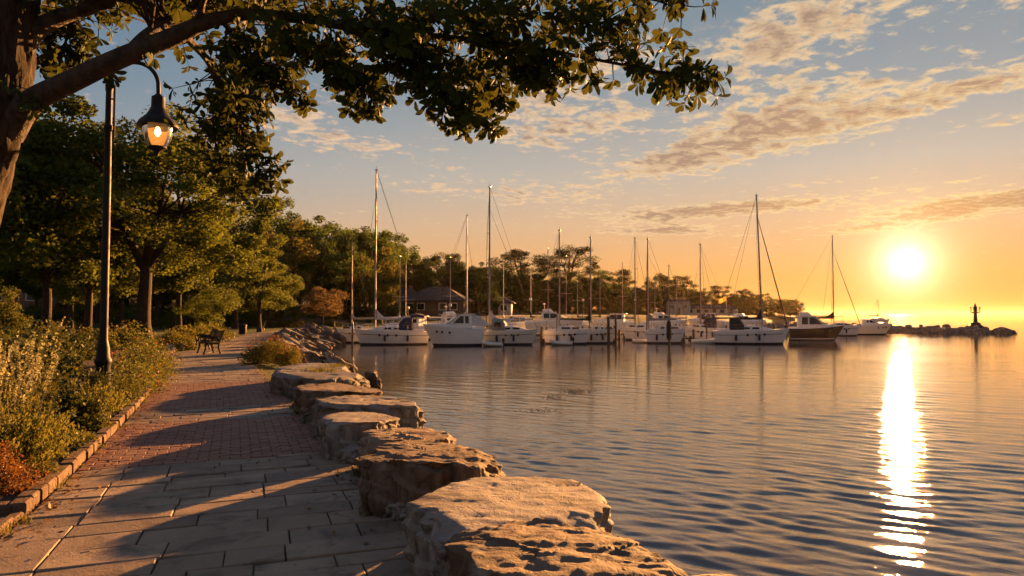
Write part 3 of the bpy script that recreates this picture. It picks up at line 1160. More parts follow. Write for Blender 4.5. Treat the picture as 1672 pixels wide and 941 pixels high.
# rocks on the water side below the blocks and along the inner bank
def shore_pts(i0, i1, step):
    P = SH[i0:i1]
    out = []
    for a, b in zip(P[:-1], P[1:]):
        n = max(1, int(np.linalg.norm(b - a) / step))
        for k in range(n):
            out.append((a + (b - a) * (k / n), (b - a) / np.linalg.norm(b - a)))
    return out


for (p, t) in [(p_ + np.array([-t_[1], t_[0]]) * 0.45 + t_ * 0.4, t_) for p_, t_ in shore_pts(3, 10, 0.8)]:
    drop_rock('shore_rock', RIP[rng.randrange(6)], (p[0], p[1], WATER + 0.12 + rng.uniform(0, 0.2)), rng.uniform(0.6, 1.0), rng, 'brown rock at the waterline under the big blocks of stone', 'rocks at the waterline under the blocks')
for (p, t) in shore_pts(3, 10, 0.85):
    nrm = np.array([t[1], -t[0]])       # towards the water
    q = p + nrm * rng.uniform(-0.1, 0.35)
    drop_rock('shore_rock', RIP[rng.randrange(6)], (q[0], q[1], WATER - 0.10 + rng.uniform(0, 0.22)), rng.uniform(0.55, 0.95), rng, 'brown rock at the waterline under the big blocks of stone', 'rocks at the waterline under the blocks')
for (p, t) in shore_pts(9, 15, 0.95):
    nrm = np.array([t[1], -t[0]])
    for row in range(3):
        if row == 2 and p[1] > 72: continue
        q = p + nrm * (1.0 - row * 0.95 + rng.uniform(-0.3, 0.3)) + t * rng.uniform(-0.4, 0.4)
        z = (WATER - 0.15, WATER + 0.22, WATER + 0.62)[row] + rng.uniform(-0.1, 0.2)
        o = drop_rock('riprap_rock', RIP[rng.randrange(6)], (q[0], q[1], z), rng.uniform(0.95, 1.6), rng, 'flat grey rock in the sloping stone bank round the harbour corner', 'rocks of the harbour bank', 0.3)
        # slabs lean up the bank
        o.rotation_euler = (rng.uniform(-0.4, 0.4), rng.uniform(0.05, 0.55), math.atan2(nrm[1], nrm[0]) + rng.uniform(-0.5, 0.5))

# ------------------------------------------------------------------ breakwater and its beacon
BW = catmull([(36, 127, 0), (42, 113, 0), (48, 101, 0), (56, 95, 0), (66.5, 92.5, 0)], 10)
mb = MB()
rings = []
for i, (x, y, _) in enumerate(BW):
    q = BW[min(i + 1, len(BW) - 1)] - BW[max(i - 1, 0)]
    nr = Vector((-q[1], q[0], 0)).normalized()
    t = i / (len(BW) - 1)
    h = 0.85 * (1 - max(0, (t - 0.82) / 0.18) ** 1.3 * 0.9)
    c = Vector((x, y, 0))
    rings.append([c + nr * 3.0 + Vector((0, 0, WATER - 1.2)), c + nr * 1.6 + Vector((0, 0, WATER + h * .7)), c + nr * 0.5 + Vector((0, 0, WATER + h)), c - nr * 0.5 + Vector((0, 0, WATER + h)), c - nr * 1.6 + Vector((0, 0, WATER + h * .6)), c - nr * 3.0 + Vector((0, 0, WATER - 1.2))])
mb.loft(rings)
tag(mb.build('breakwater', MATS['riprap']), 'long low core of the stone breakwater running out towards the beacon', 'breakwater')
for i in range(0, len(BW) - 1):
    x, y, _ = BW[i]
    q = BW[i + 1] - BW[i]
    ln = np.linalg.norm(q[:2]); d = q / (ln + 1e-9); nr = np.array([-d[1], d[0]])
    t = i / (len(BW) - 1)
    h = 0.85 * (1 - max(0, (t - 0.82) / 0.18) ** 1.3 * 0.9)
    for k in range(max(1, int(round(ln / 0.95)))):
        for row, (o_, zz, s_) in enumerate(((-2.15, -0.05, 1.25), (-1.2, h * 0.5, 1.15), (0.1, h * 0.93, 1.1))):
            if row == 0 and rng.random() < 0.15: continue
            f = (k + rng.uniform(0.1, 0.9)) / max(1, int(round(ln / 0.95)))
            px_, py_ = x + q[0] * f + nr[0] * (o_ + rng.uniform(-.25, .25)), y + q[1] * f + nr[1] * (o_ + rng.uniform(-.25, .25))
            drop_rock('breakwater_rock', (RIP + SMALL)[rng.randrange(10)], (px_, py_, WATER + zz - 0.25 + rng.uniform(-0.12, 0.16)), s_ * rng.uniform(0.8, 1.2), rng, 'rough rock piled on the breakwater at the harbour mouth', 'rocks piled on the breakwater', 0.35)
for k in range(7):
    f = k / 6
    drop_rock('breakwater_rock', RIP[k % 6], (66.2 + 1.6 * f, 92.6 + 0.5 * math.sin(k * 2), WATER + 0.25 - 0.35 * f), 1.2 - 0.4 * f, rng, 'rough rock piled on the breakwater at the harbour mouth', 'rocks piled on the breakwater', 0.3)

bp = at_d(1593, 530, 93.8)
beacon = thing('beacon', 'dark navigation beacon tower standing on the end of the breakwater', 'beacon', (bp.x, bp.y, WATER + 1.0))
MATS['beacon'] = metalpaint('dark_painted_steel', (0.035, 0.032, 0.03), 0.5)
MATS['beacon_glass'] = plain('beacon_lens', (0.10, 0.03, 0.02), None, 3, 0.15)
b0 = 0.0
MB().lathe([(0.85, -0.5), (0.85, 0.12), (0.62, 0.2), (0.62, 0.42), (0.42, 0.5), (0.40, 0.52)], n=14).build('base', MATS['beacon'], beacon, True)
MB().lathe([(0.26, 0.5), (0.20, 1.85)], n=12).build('tower', MATS['beacon'], beacon, True)
MB().lathe([(0.3, 1.75), (0.62, 1.88), (0.62, 1.96), (0.2, 1.97)], n=14).build('gallery', MATS['beacon'], beacon, True)
rl = MB()
for k in range(10):
    q = k / 10 * 6.283
    rl.tube([(0.58 * math.cos(q), 0.58 * math.sin(q), 1.95), (0.58 * math.cos(q), 0.58 * math.sin(q), 2.32)], 0.022, 5)
for zz in (2.14, 2.32):
    rl.tube([(0.58 * math.cos(k / 20 * 6.283), 0.58 * math.sin(k / 20 * 6.283), zz) for k in range(21)], 0.024, 5, False)
rl.build('railing', MATS['beacon'], beacon)
lt = MB().lathe([(0.22, 1.95), (0.22, 2.45), (0.30, 2.5), (0.30, 2.55), (0.16, 2.7), (0.10, 2.78), (0.10, 2.95), (0.05, 3.1)], n=12).build('lantern', MATS['beacon'], beacon, True)
MB().lathe([(0.235, 2.1), (0.235, 2.4)], n=12).build('lens', MATS['beacon_glass'], lt, True)
so_ = MB()
so_.box((0.62, 0, 2.52), (0.18, 0.10, 0.24)); so_.box((-0.62, 0, 2.5), (0.18, 0.10, 0.20)); so_.tube([(0.6, 0, 2.3), (0.6, 0, 2.45)], 0.02, 5); so_.tube([(-0.6, 0, 2.3), (-0.6, 0, 2.45)], 0.02, 5)
so_.build('signal_box', MATS['beacon'], beacon)

# ------------------------------------------------------------------ trees
def tree_meshes(name, seed, H, trunk_h, crown_r, r0, n_clump, clump_r, leaves, leaf, flat=0.7, crown_flat=1.0, lobes=True, tiers=None, limbs=14, lean=0.0, wig=0.3):
    """trunk-with-limbs mesh and crown mesh of leaf-sized faces gathered in clumps"""
    rs = np.random.RandomState(seed); rg = random.Random(seed)
    cz = (trunk_h + H) / 2; hz = (H - trunk_h) / 2
    cs = []
    if tiers:                     # layered, flat-topped crown (list of (z, radius, n))
        for z, r, n in tiers:
            for k in range(n):
                q = rg.uniform(0, 6.283); rr = r * math.sqrt(rg.uniform(0.05, 1))
                cs.append((rr * math.cos(q) + lean * z, rr * math.sin(q), z + rg.uniform(-0.5, 0.5) * clump_r + 0.10 * (r - rr)))
    else:
        while len(cs) < n_clump:
            d = rs.normal(size=3); d /= np.linalg.norm(d)
            rad = rs.uniform(0.25, 1) ** 0.5
            x, y, z = d * rad
            w = 1.0 - 0.25 * max(0, z) - 0.12 * max(0, -z)
            bump_ = 1 + wig * mnoise.noise(Vector((d[0] * 1.7 + seed, d[1] * 1.7, d[2] * 1.7)))
            cs.append((x * crown_r * w * bump_ + lean * (cz + z * hz), y * crown_r * w * bump_, cz + z * hz * crown_flat * bump_ * 0.95))
    V = []
    for c in cs:
        cr = clump_r * rs.uniform(0.65, 1.25)
        n = int(leaves * rs.uniform(0.6, 1.3))
        V.append(blob_pts(c, cr, n, rs, flat, 0.45))
    C = np.concatenate(V)
    LV, LF = leaf_quads(C, leaf, rs, 0.62, 0.3)
    crown = np_mesh(name + '_crown', LV, LF)
    mb = MB()
    n = 7
    tp = []
    for i in range(n + 1):
        t = i / n
        z = trunk_h * 1.15 * t
        tp.append((lean * z + 0.12 * r0 * math.sin(t * 5 + seed), 0.12 * r0 * math.cos(t * 4 + seed), z - 0.15 * (i == 0)))
    mb.tube(tp, [r0 * (1.55 if i == 0 else 1.08 if i == 1 else 1.0 - 0.35 * i / n) for i in range(n + 1)], 10)
    top = Vector(tp[-1]); fork = Vector(tp[-2])
    order = sorted(cs, key=lambda c: rg.random())[:limbs]
    mains = []
    for j in range(5):
        q = j / 5 * 6.283 + rg.uniform(-.4, .4)
        if tiers:
            zt = tiers[-1][0] * 0.92
            e = Vector((math.cos(q) * crown_r * 0.35 + lean * zt, math.sin(q) * crown_r * 0.35, zt))
        else:
            e = Vector((math.cos(q) * crown_r * 0.45 + lean * cz, math.sin(q) * crown_r * 0.45, cz + hz * rg.uniform(-0.15, 0.45)))
        a = fork.lerp(top, rg.uniform(0, 1))
        pts = [a.lerp(e, t) + Vector((0, 0, 1)) * math.sin(t * 3.14) * hz * 0.10 + Vector((rg.uniform(-1, 1), rg.uniform(-1, 1), 0)) * 0.04 * crown_r * (0 < t < 1) for t in (0, .3, .6, 1)]
        mb.tube(pts, [r0 * k for k in (0.55, 0.4, 0.28, 0.12)], 6)
        mains.append(pts)
    for c in order:
        c = Vector(c)
        best = min((p for m in mains for p in m[1:3]), key=lambda p: (p - c).length + (2 if p.z > c.z else 0))
        np_tubes_mb(mb, best, c, r0 * 0.22, r0 * 0.05, 0.05 * (c - best).length, 5, 3, rg)
    me = bpy.data.meshes.new(name + '_trunk'); me.from_pydata(mb.v, [], mb.f); me.update()
    me.polygons.foreach_set('use_smooth', np.ones(len(me.polygons), dtype=bool))
    return me, crown


def plant_tree(kind, meshes, loc, s, rz, label, group, mats=None, cat='tree', names=('trunk', 'crown')):
    t = thing(kind, label, cat, loc, rz, group)
    t.scale = (s[0], s[0], s[1]) if hasattr(s, '__len__') else (s, s, s)
    for nm, me in zip(names, meshes):
        o = bpy.data.objects.new(nm, me); COL.objects.link(o); o.parent = t
    return t


def prep(ms, trunk_mat, crown_mat):
    ms[0].materials.append(MATS[trunk_mat]); ms[1].materials.append(MATS[crown_mat])
    return ms


def gnd(px, d):
    x = (px - 836) / FPX * d
    return (x, d, gz(x, d))


BIG = prep(tree_meshes('shade_tree', 3, 11.6, 3.6, 5.5, 0.34, 120, 1.05, 620, 0.19, 0.7, 1.0, limbs=40, wig=0.45), 'bark', 'leaf_mid')
MID = [prep(tree_meshes('park_tree', 11 + i, 9.5, 2.7, 4.4, 0.25, 80, 1.0, 400, 0.22, 0.7, 1.0, limbs=24, wig=0.5), 'bark2', 'leaf_mid') for i in range(2)]
WOOD = [prep(tree_meshes('wood_tree', 31 + i, 13, 1.0, 4.6, 0.26, 70, 1.35, 190, 0.40, 0.72, 1.0, limbs=16, wig=0.7), 'bark2', 'leaf_wood') for i in range(4)]
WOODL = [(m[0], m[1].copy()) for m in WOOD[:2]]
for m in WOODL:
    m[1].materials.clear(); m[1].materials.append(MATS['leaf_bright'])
PINE = [prep(tree_meshes('umbrella_pine', 51 + i, 16, 6.5, 5.6, 0.34, 0, 1.35, 230, 0.32, 0.62, tiers=t, limbs=30), 'bark_pine', 'leaf_pine') for i, t in enumerate((
    [(7.4, 4.6, 6), (9.5, 5.4, 9), (11.3, 5.8, 11), (13.2, 5.0, 12), (14.9, 3.4, 10)], [(6.4, 4.0, 5), (8.8, 5.0, 8), (10.8, 5.6, 11), (12.8, 5.6, 11), (14.4, 4.2, 10), (15.6, 2.2, 5)], [(7.2, 3.8, 6), (9.6, 5.0, 9), (12.0, 5.4, 13), (14.0, 4.4, 11)]))]
CONIF = prep(tree_meshes('feathery_tree', 71, 10.8, 1.8, 3.3, 0.22, 0, 0.9, 400, 0.19, 0.5, tiers=[(2.6, 2.5, 10), (3.6, 3.2, 14), (4.8, 3.2, 14), (6.0, 2.8, 12), (7.2, 2.3, 10), (8.4, 1.7, 8), (9.5, 1.0, 5), (10.4, 0.45, 3)], limbs=34), 'bark2', 'leaf_mid')
SMALLT = prep(tree_meshes('small_tree', 81, 3.6, 1.2, 1.7, 0.07, 26, 0.55, 210, 0.11, 0.7, limbs=14), 'bark2', 'leaf_mid')
RUST = prep(tree_meshes('rust_tree', 91, 5.2, 1.5, 3.1, 0.14, 42, 0.75, 210, 0.20, 0.7, limbs=18), 'bark2', 'leaf_red')

GT = 'park trees beside the path'
plant_tree('shade_tree', BIG, gnd(236, 35), (1.2, 1.02), 0.4, 'large golden green shade tree with thick forked trunk behind the street lamp', GT)
plant_tree('park_tree', MID[0], gnd(76, 37), (1.15, 1.12), 1.0, 'broad dark tree with a forked trunk, left of the lamp post over the hedge', GT)
plant_tree('park_tree', MID[1], gnd(145, 42), (1.05, 1.12), 2.2, 'dark shade tree whose trunk stands just left of the lamp post', GT)
plant_tree('park_tree', MID[0], gnd(292, 50), (1.15, 1.05), 3.6, 'shade tree with a thin lit trunk behind the two benches', GT)
plant_tree('park_tree', MID[1], gnd(-45, 30), (1.25, 1.25), 4.4, 'dark tree at the left edge of the park, cut off by the frame', GT)
plant_tree('feathery_tree', CONIF, gnd(424, 64), 1.0, 0.7, 'feathery pointed tree at the bend of the path by the harbour corner', GT)
plant_tree('small_tree', SMALLT, gnd(352, 44), (1.2, 1.05), 1.2, 'small young tree with spreading crown right behind the benches', GT)
plant_tree('small_tree', SMALLT, gnd(322, 46), (0.8, 0.8), 2.9, 'smallest young tree, on a thin stem left of its sibling behind the benches', GT)
plant_tree('rust_tree', RUST, gnd(527, 86), (1.0, 1.0), 0.3, 'rust red round tree at the harbour corner behind the leftmost sailboat', 'ornamental trees at the harbour corner')
plant_tree('rust_tree', (RUST[0], SMALLT[1]), gnd(482, 92), (1.1, 0.8), 1.3, 'dark green round little tree left of the rust red tree', 'ornamental trees at the harbour corner')

# thin trunks deeper in the park
rg = random.Random(77)
for px, d, s in ((108, 62, 0.9), (117, 60, 0.85), (198, 68, 1.0), (20, 58, 1.0), (385, 78, 1.05), (440, 84, 0.9), (258, 84, 1.0), (160, 88, 1.1), (60, 84, 1.1), (330, 92, 1.1), (-30, 70, 1.1)):
    plant_tree('park_tree', MID[rg.randrange(2)], gnd(px, d), (s, s * rg.uniform(0.95, 1.15)), rg.uniform(0, 6.28), 'shaded tree standing deeper in the park behind the front row of trunks', 'trees deeper in the park')

# wooded slope behind the harbour, tree by tree
GW = 'trees of the wooded slope behind the harbour'
def top_at(px):
    return float(np.interp(px, [-200, 300, 400, 430, 480, 560, 585, 625, 655, 665, 700, 750, 790, 1000], [330, 335, 350, 345, 352, 375, 378, 380, 402, 425, 424, 430, 440, 450]))
for row, (d0, hs) in enumerate(((104, 0.80), (122, 0.92), (142, 1.0))):
    px = 30 - row * 40
    while px < 800:
        d = d0 + rg.uniform(-6, 6) + max(0, px - 560) * 0.09
        x, y, z = gnd(px, d)
        H = (513 - top_at(px) - rg.uniform(0, 20) + (0, 8, 6)[row] - (22 if row == 0 else 0)) * d / FPX + EYE - z
        H = max(4.0, H)
        m = WOOD[rg.randrange(4)]
        k = H / 13.0
        lbl = 'dark leafy tree in the wood on the slope behind the harbour'
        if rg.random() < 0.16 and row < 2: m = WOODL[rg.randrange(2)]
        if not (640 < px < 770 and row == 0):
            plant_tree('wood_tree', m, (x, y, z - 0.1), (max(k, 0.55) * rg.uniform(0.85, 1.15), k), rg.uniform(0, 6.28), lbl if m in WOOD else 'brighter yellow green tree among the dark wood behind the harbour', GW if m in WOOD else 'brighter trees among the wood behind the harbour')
        px += rg.uniform(34, 56) * (1.0 if row else 1.15)
# taller dark silhouettes with open, layered crowns
GP = 'open crowned pines along the far shore'
for px, top, d, sr, v, lbl in ((722, 415, 150, 0.95, 0, 'open crowned pine above the dark roofed house'),
                              (850, 409, 162, 1.22, 1, 'big spreading pine silhouette right of the second tall mast'), (930, 404, 168, 1.28, 0, 'tallest spreading pine silhouette in the middle of the far shore'),
                              (1006, 442, 190, 0.95, 2, 'flat topped pine right of the tallest spreading one'), (1075, 449, 215, 0.95, 1, 'flat topped pine behind the twin masts'),
                              (1110, 452, 225, 0.95, 0, 'flat topped pine just right of the twin masts'), (1178, 467, 245, 0.9, 2, 'flat topped pine behind the dark sail cover'),
                              (1212, 473, 255, 0.8, 1, 'flat topped pine left of the long dark forestay')):
    x, y, z = gnd(px, d)
    H = (513 - top) * d / FPX + EYE - z
    plant_tree('umbrella_pine', PINE[v], (x, y, z - 0.1), (sr, H / (15.7, 16.0, 15.0)[v]), rg.uniform(0, 6.28), lbl, GP)
for px, top, d, sr, v, lbl in ((455, 343, 126, 0.75, 0, 'tall leafy tree at the left top of the wooded slope'), (598, 374, 118, 0.62, 1, 'leafy tree rising left of the tallest mast'), (632, 384, 120, 0.6, 2, 'leafy tree rising right of the tallest mast')):
    x, y, z = gnd(px, d)
    H = (513 - top) * d / FPX + EYE - z
    plant_tree('wood_tree', WOOD[v], (x, y, z - 0.1), (sr, H / 13.0), 1.1 * v, lbl, GW)
# lower trees of the far shore towards the right
for px in range(770, 1300, 13):
    d = float(np.interp(px, [790, 1000, 1200, 1300], [150, 185, 250, 285])) + rg.uniform(-10, 10)
    tp = float(np.interp(px, [780, 860, 960, 1040, 1100, 1180, 1240, 1270, 1300], [436, 448, 446, 462, 466, 476, 482, 488, 492])) + rg.uniform(-4, 10)
    x, y, z = gnd(px, d)
    H = max(2.6, (513 - tp) * d / FPX + EYE - z)
    k = H / 13
    bright = (px // 13) % 7 == 3
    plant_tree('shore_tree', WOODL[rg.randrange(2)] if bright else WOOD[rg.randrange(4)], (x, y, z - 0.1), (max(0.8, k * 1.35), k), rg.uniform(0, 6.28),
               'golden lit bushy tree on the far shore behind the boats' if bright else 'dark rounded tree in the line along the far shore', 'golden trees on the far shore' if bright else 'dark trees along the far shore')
x, y, z = gnd(1301, 296)
plant_tree('shore_tree', WOOD[1], (x, y, z - 0.1), (0.62, 0.62), 0.3, 'last small round tree standing alone at the tip of the far shore', GP)

def bush_mesh(name, seed, rx, ry, rz, n, leaf, mat, clumps=18, up=0.35):
    rs = np.random.RandomState(seed)
    V = []
    for i in range(clumps):
        d = rs.normal(size=3); d /= np.linalg.norm(d); d[2] = abs(d[2])
        r = rs.uniform(0.35, 0.85)
        c = d * r * np.array([rx, ry, rz * 0.9])
        V.append(blob_pts((c[0], c[1], max(0.12 * rz, c[2])), rs.uniform(0.28, 0.48) * min(rx, rz * 1.3), n // clumps, rs, 0.85, 0.45))
    C = np.concatenate(V); C[:, 2] = np.maximum(C[:, 2], 0.02)
    LV, LF = leaf_quads(C, leaf, rs, 0.55, up)
    return np_mesh(name, LV, LF)


# thickets closing the gaps under the trees
TH = [bush_mesh('thicket_foliage', 600 + i, 3.0, 2.2, 2.6, 3600, 0.26, '', 26, 0.3) for i in range(3)]
for me in TH: me.materials.append(MATS['leaf_wood'])
def thicket(px, d, s, lbl, grp):
    t = thing('thicket', lbl, 'thicket', gnd(px, d), rg.uniform(0, 6.28), grp); t.scale = (s, s, s)
    o = bpy.data.objects.new('foliage', TH[rg.randrange(3)]); COL.objects.link(o); o.parent = t
for px in range(-60, 450, 30):
    thicket(px + rg.uniform(-8, 8), rg.uniform(76, 96), rg.uniform(0.8, 1.15), 'dark thicket filling the gap under the park trees', 'thickets under the park trees')
for px in range(560, 1290, 20):
    d = float(np.interp(px, [560, 640, 790, 1000, 1200, 1300], [104, 112, 142, 176, 238, 272]))
    if 668 < px < 770 or 1075 < px < 1135: d += 16
    thicket(px + rg.uniform(-6, 6), d, rg.uniform(0.75, 1.2), 'dark low thicket along the far shore between the tree trunks', 'thickets along the far shore')

# ------------------------------------------------------------------ shrubs and flowers
def bush_mesh(name, seed, rx, ry, rz, n, leaf, mat, clumps=18, up=0.35):
    rs = np.random.RandomState(seed)
    V = []
    for i in range(clumps):
        d = rs.normal(size=3); d /= np.linalg.norm(d); d[2] = abs(d[2])
        r = rs.uniform(0.35, 0.85)
        c = d * r * np.array([rx, ry, rz * 0.9])
        V.append(blob_pts((c[0], c[1], max(0.12 * rz, c[2])), rs.uniform(0.28, 0.48) * min(rx, rz * 1.3), n // clumps, rs, 0.85, 0.45))
    C = np.concatenate(V); C[:, 2] = np.maximum(C[:, 2], 0.02)
    LV, LF = leaf_quads(C, leaf, rs, 0.55, up)
    return np_mesh(name, LV, LF)


def stems_mesh(name, seed, r, h, n, mats_w=0.006, curve=0.25):
    rg_ = random.Random(seed); mb = MB()
    for i in range(n):
        q = rg_.uniform(0, 6.283); rr = r * math.sqrt(rg_.random()) * 0.6
        b = Vector((rr * math.cos(q), rr * math.sin(q), 0)); hh = h * rg_.uniform(0.7, 1.1)
        out = Vector((math.cos(q), math.sin(q), 0)) * curve * rg_.uniform(0.3, 1.2) * hh
        mb.tube([b, b + out * 0.25 + Vector((0, 0, hh * .5)), b + out + Vector((0, 0, hh))], [mats_w, mats_w * 0.8, mats_w * 0.4], 3, False)
    return mb


def plume(seed, r, h, n, leaf):
    """feathery clump: narrow leaves set along many arching stems"""
    rs = np.random.RandomState(seed); C, D = [], []
    for i in range(n):
        q = rs.uniform(0, 6.283); k = math.sqrt(rs.uniform(0, 1)); b = r * 0.45 * k
        hh = h * (1.0 - 0.45 * k * k) * rs.uniform(0.7, 1.12)
        lean = r * (0.25 + 0.75 * k) * rs.uniform(0.6, 1.15)
        q2 = q + rs.uniform(-0.4, 0.4)
        m = int(34 + 30 * hh / h)
        t = rs.uniform(0.06, 1.0, m)
        P = np.stack([b * math.cos(q) + lean * math.cos(q2) * t ** 1.7, b * math.sin(q) + lean * math.sin(q2) * t ** 1.7, hh * t], 1)
        P += rs.normal(size=P.shape) * 0.020 * (1.3 - t)[:, None]
        a = rs.uniform(0, 6.283, m)
        d = np.stack([0.55 * np.cos(a) + 0.25 * math.cos(q2), 0.55 * np.sin(a) + 0.25 * math.sin(q2), np.full(m, 0.75)], 1)
        C.append(P); D.append(d)
    C = np.concatenate(C); d = np.concatenate(D); d /= np.linalg.norm(d, axis=1)[:, None]
    m = len(C)
    e = rs.normal(size=(m, 3)); e -= d * np.sum(d * e, 1)[:, None]; e /= np.linalg.norm(e, axis=1)[:, None]
    s_ = leaf * rs.uniform(0.6, 1.35, (m, 1))
    V = np.stack([C, C + d * s_ * 0.45 + e * s_ * 0.17, C + d * s_, C + d * s_ * 0.45 - e * s_ * 0.17], 1).reshape(-1, 3)
    return np_mesh('plume', V, np.arange(m * 4).reshape(m, 4))


def spikes(seed, r, h, n, leaf):
    """tall flowering spikes: small faces crowded round leaning stems"""
    rs = np.random.RandomState(seed); C = []
    for i in range(n):
        q = rs.uniform(0, 6.283); rr = r * math.sqrt(rs.uniform(0, 1)) * 0.7
        hh = h * rs.uniform(0.6, 1.1)
        out = np.array([math.cos(q), math.sin(q)]) * rs.uniform(0.05, 0.30) * hh
        m = int(46 * hh / h)
        t = rs.uniform(0.38, 1.0, m)
        P = np.stack([rr * math.cos(q) + out[0] * t ** 1.6, rr * math.sin(q) + out[1] * t ** 1.6, hh * t], 1)
        C.append(P + rs.normal(size=P.shape) * (0.016 * (1.25 - t))[:, None])
    LV, LF = leaf_quads(np.concatenate(C), leaf, rs, 0.42, 0.6)
    return np_mesh('spikes', LV, LF)


def shrub(kind, label, loc, parts, group=None, s=1.0, rz=0.0, cat='shrub'):
    t = thing(kind, label, cat, loc, rz, group)
    t.scale = (s, s, s) if not hasattr(s, '__len__') else s
    for nm, me, mt in parts:
        if isinstance(me, MB):
            me.build(nm, MATS[mt], t)
        else:
            if len(me.materials) == 0: me.materials.append(MATS[mt])
            o = bpy.data.objects.new(nm, me); COL.objects.link(o); o.parent = t
    return t


def bedp(y, off, z=0.06):
    """point in the bed: off metres left of the path's left edge, at forward distance y of the edge"""
    s = path_s_left(y); _, w = path_c(s)
    v = path_p(s, -w - off, z)
    return (v.x, v.y, v.z)


GB = 'shrubs in the bed along the path'
MATS['stem'] = plain('green_stem', (0.06, 0.07, 0.02), (0.09, 0.07, 0.03), 5, 0.8)
# round rust bush at the front corner
shrub('round_shrub', 'low round rust brown shrub at the front corner of the bed', bedp(6.3, 0.46), [('foliage', bush_mesh('f', 5, 0.42, 0.42, 0.50, 9500, 0.028, '', 40), 'leaf_orange'), ('stems', stems_mesh('s', 5, 0.2, 0.28, 30), 'stem')], GB)
# green spiky perennials
for i, (y, off, r, h, lbl) in enumerate(((7.1, 0.50, 0.42, 0.80, 'bushy yellow green clump right behind the rust brown shrub'), (7.55, 1.25, 0.55, 1.18, 'tallest clump of straw spikes at the left side of the bed'),
                                         (8.7, 1.15, 0.52, 1.15, 'slender spike clump in front of the lamp post foot'),
                                         (6.75, 1.2, 0.5, 1.0, 'rounded green clump at the left edge of the bed'),
                                        (10.1, 0.45, 0.42, 0.75, 'low green clump spilling over the kerb near the lamp post'), (10.0, 1.2, 0.5, 1.0, 'spiky clump right in front of the lamp post'),)):
    shrub('flowering_perennial', lbl, bedp(y, off), [('foliage', plume(100 + i, r * 1.12, h * (0.62 if 'spik' in lbl else 0.8), 200, 0.046), 'leaf_per')] + ([('flower_spikes', spikes(120 + i, r * 0.95, h * 1.25, 48, 0.046), 'straw')] if 'spik' in lbl else []) + [('stems', stems_mesh('s', 130 + i, r, h * 0.95, 70, 0.004), 'stem')], GB, 1.0, i * 1.3, 'perennial')
RND = [bush_mesh('round_foliage', 640 + i, 0.5, 0.5, 0.72, 4200, 0.062, '', 26, 0.4) for i in range(2)]
for i, (y, off, s_, lbl) in enumerate(((8.15, 0.55, 0.95, 'dark green rounded shrub beside the near edge of the brick band'), (9.6, 0.62, 1.1, 'dark green rounded shrub beside the far edge of the brick band'), (11.3, 0.6, 1.15, 'dark green rounded shrub at the kerb right of the lamp post'),
                                       (7.6, 2.0, 1.35, 'big dark green shrub behind the tallest straw spikes'), (9.6, 1.9, 1.45, 'big dark green shrub left of the lamp post foot'), (11.2, 1.4, 1.4, 'big dark green shrub right behind the lamp post'))):
    if len(RND[i % 2].materials) == 0: RND[i % 2].materials.append(MATS['leaf_dark'])
    shrub('round_shrub', lbl, bedp(y, off, 0.02), [('foliage', RND[i % 2], 'leaf_dark'), ('stems', stems_mesh('s', 660 + i, 0.3, 0.45, 16, 0.008), 'bark2')], GB, s_, i * 1.9)
for i, (y, off, lbl) in enumerate(((6.9, 0.32, 'small yellow green ground plant between the rust shrub and the kerb'), (7.6, 0.30, 'small ground plant leaning on the kerb at the slab edge'), (8.6, 0.28, 'small ground plant leaning on the kerb at the brick band'), (9.6, 0.30, 'small ground plant by the kerb near the far end of the brick band'), (6.5, 0.95, 'small leafy plant left of the rust brown shrub'))):
    shrub('ground_plant', lbl, bedp(y, off, 0.03), [('foliage', bush_mesh('f', 620 + i, 0.26, 0.26, 0.26, 1600, 0.04, '', 14, 0.6), 'leaf_bright')], GB, 1.0, i, 'plant')
# dark hedge along the back of the bed
HEDGE = [bush_mesh('hedge_foliage', 140 + i, 1.05, 0.95, 1.15, 6200, 0.095, '', 30, 0.3) for i in range(3)]
for me in HEDGE: me.materials.append(MATS['leaf_dark'])
hs = [(9.0, 2.5, 0.95), (7.6, 2.6, 0.9), (10.5, 3.6, 1.0), (10.3, 2.1, 0.85), (11.6, 2.0, 1.0), (12.0, 3.2, 0.95), (12.3, 4.6, 1.05), (13.6, 2.2, 0.78), (14.2, 3.7, 0.95), (16.0, 2.9, 0.95), (16.3, 4.6, 1.0), (18.2, 2.4, 0.9), (18.6, 4.2, 1.0), (21, 3.2, 1.0), (8.6, 4.6, 1.05), (23.5, 2.6, 0.95), (24, 4.4, 1.05)]
for i, (y, off, s) in enumerate(hs):
    shrub('hedge_shrub', 'dark green dense shrub in the hedge along the back of the bed', bedp(y, off, 0.0), [('foliage', HEDGE[i % 3], 'leaf_hedge'), ('stems', stems_mesh('s', 160 + i, 0.6, 0.6, 14, 0.012), 'bark2')], 'dense shrubs of the hedge behind the bed', (s * 1.12, s * 1.12, s * 1.42), i * 0.9)
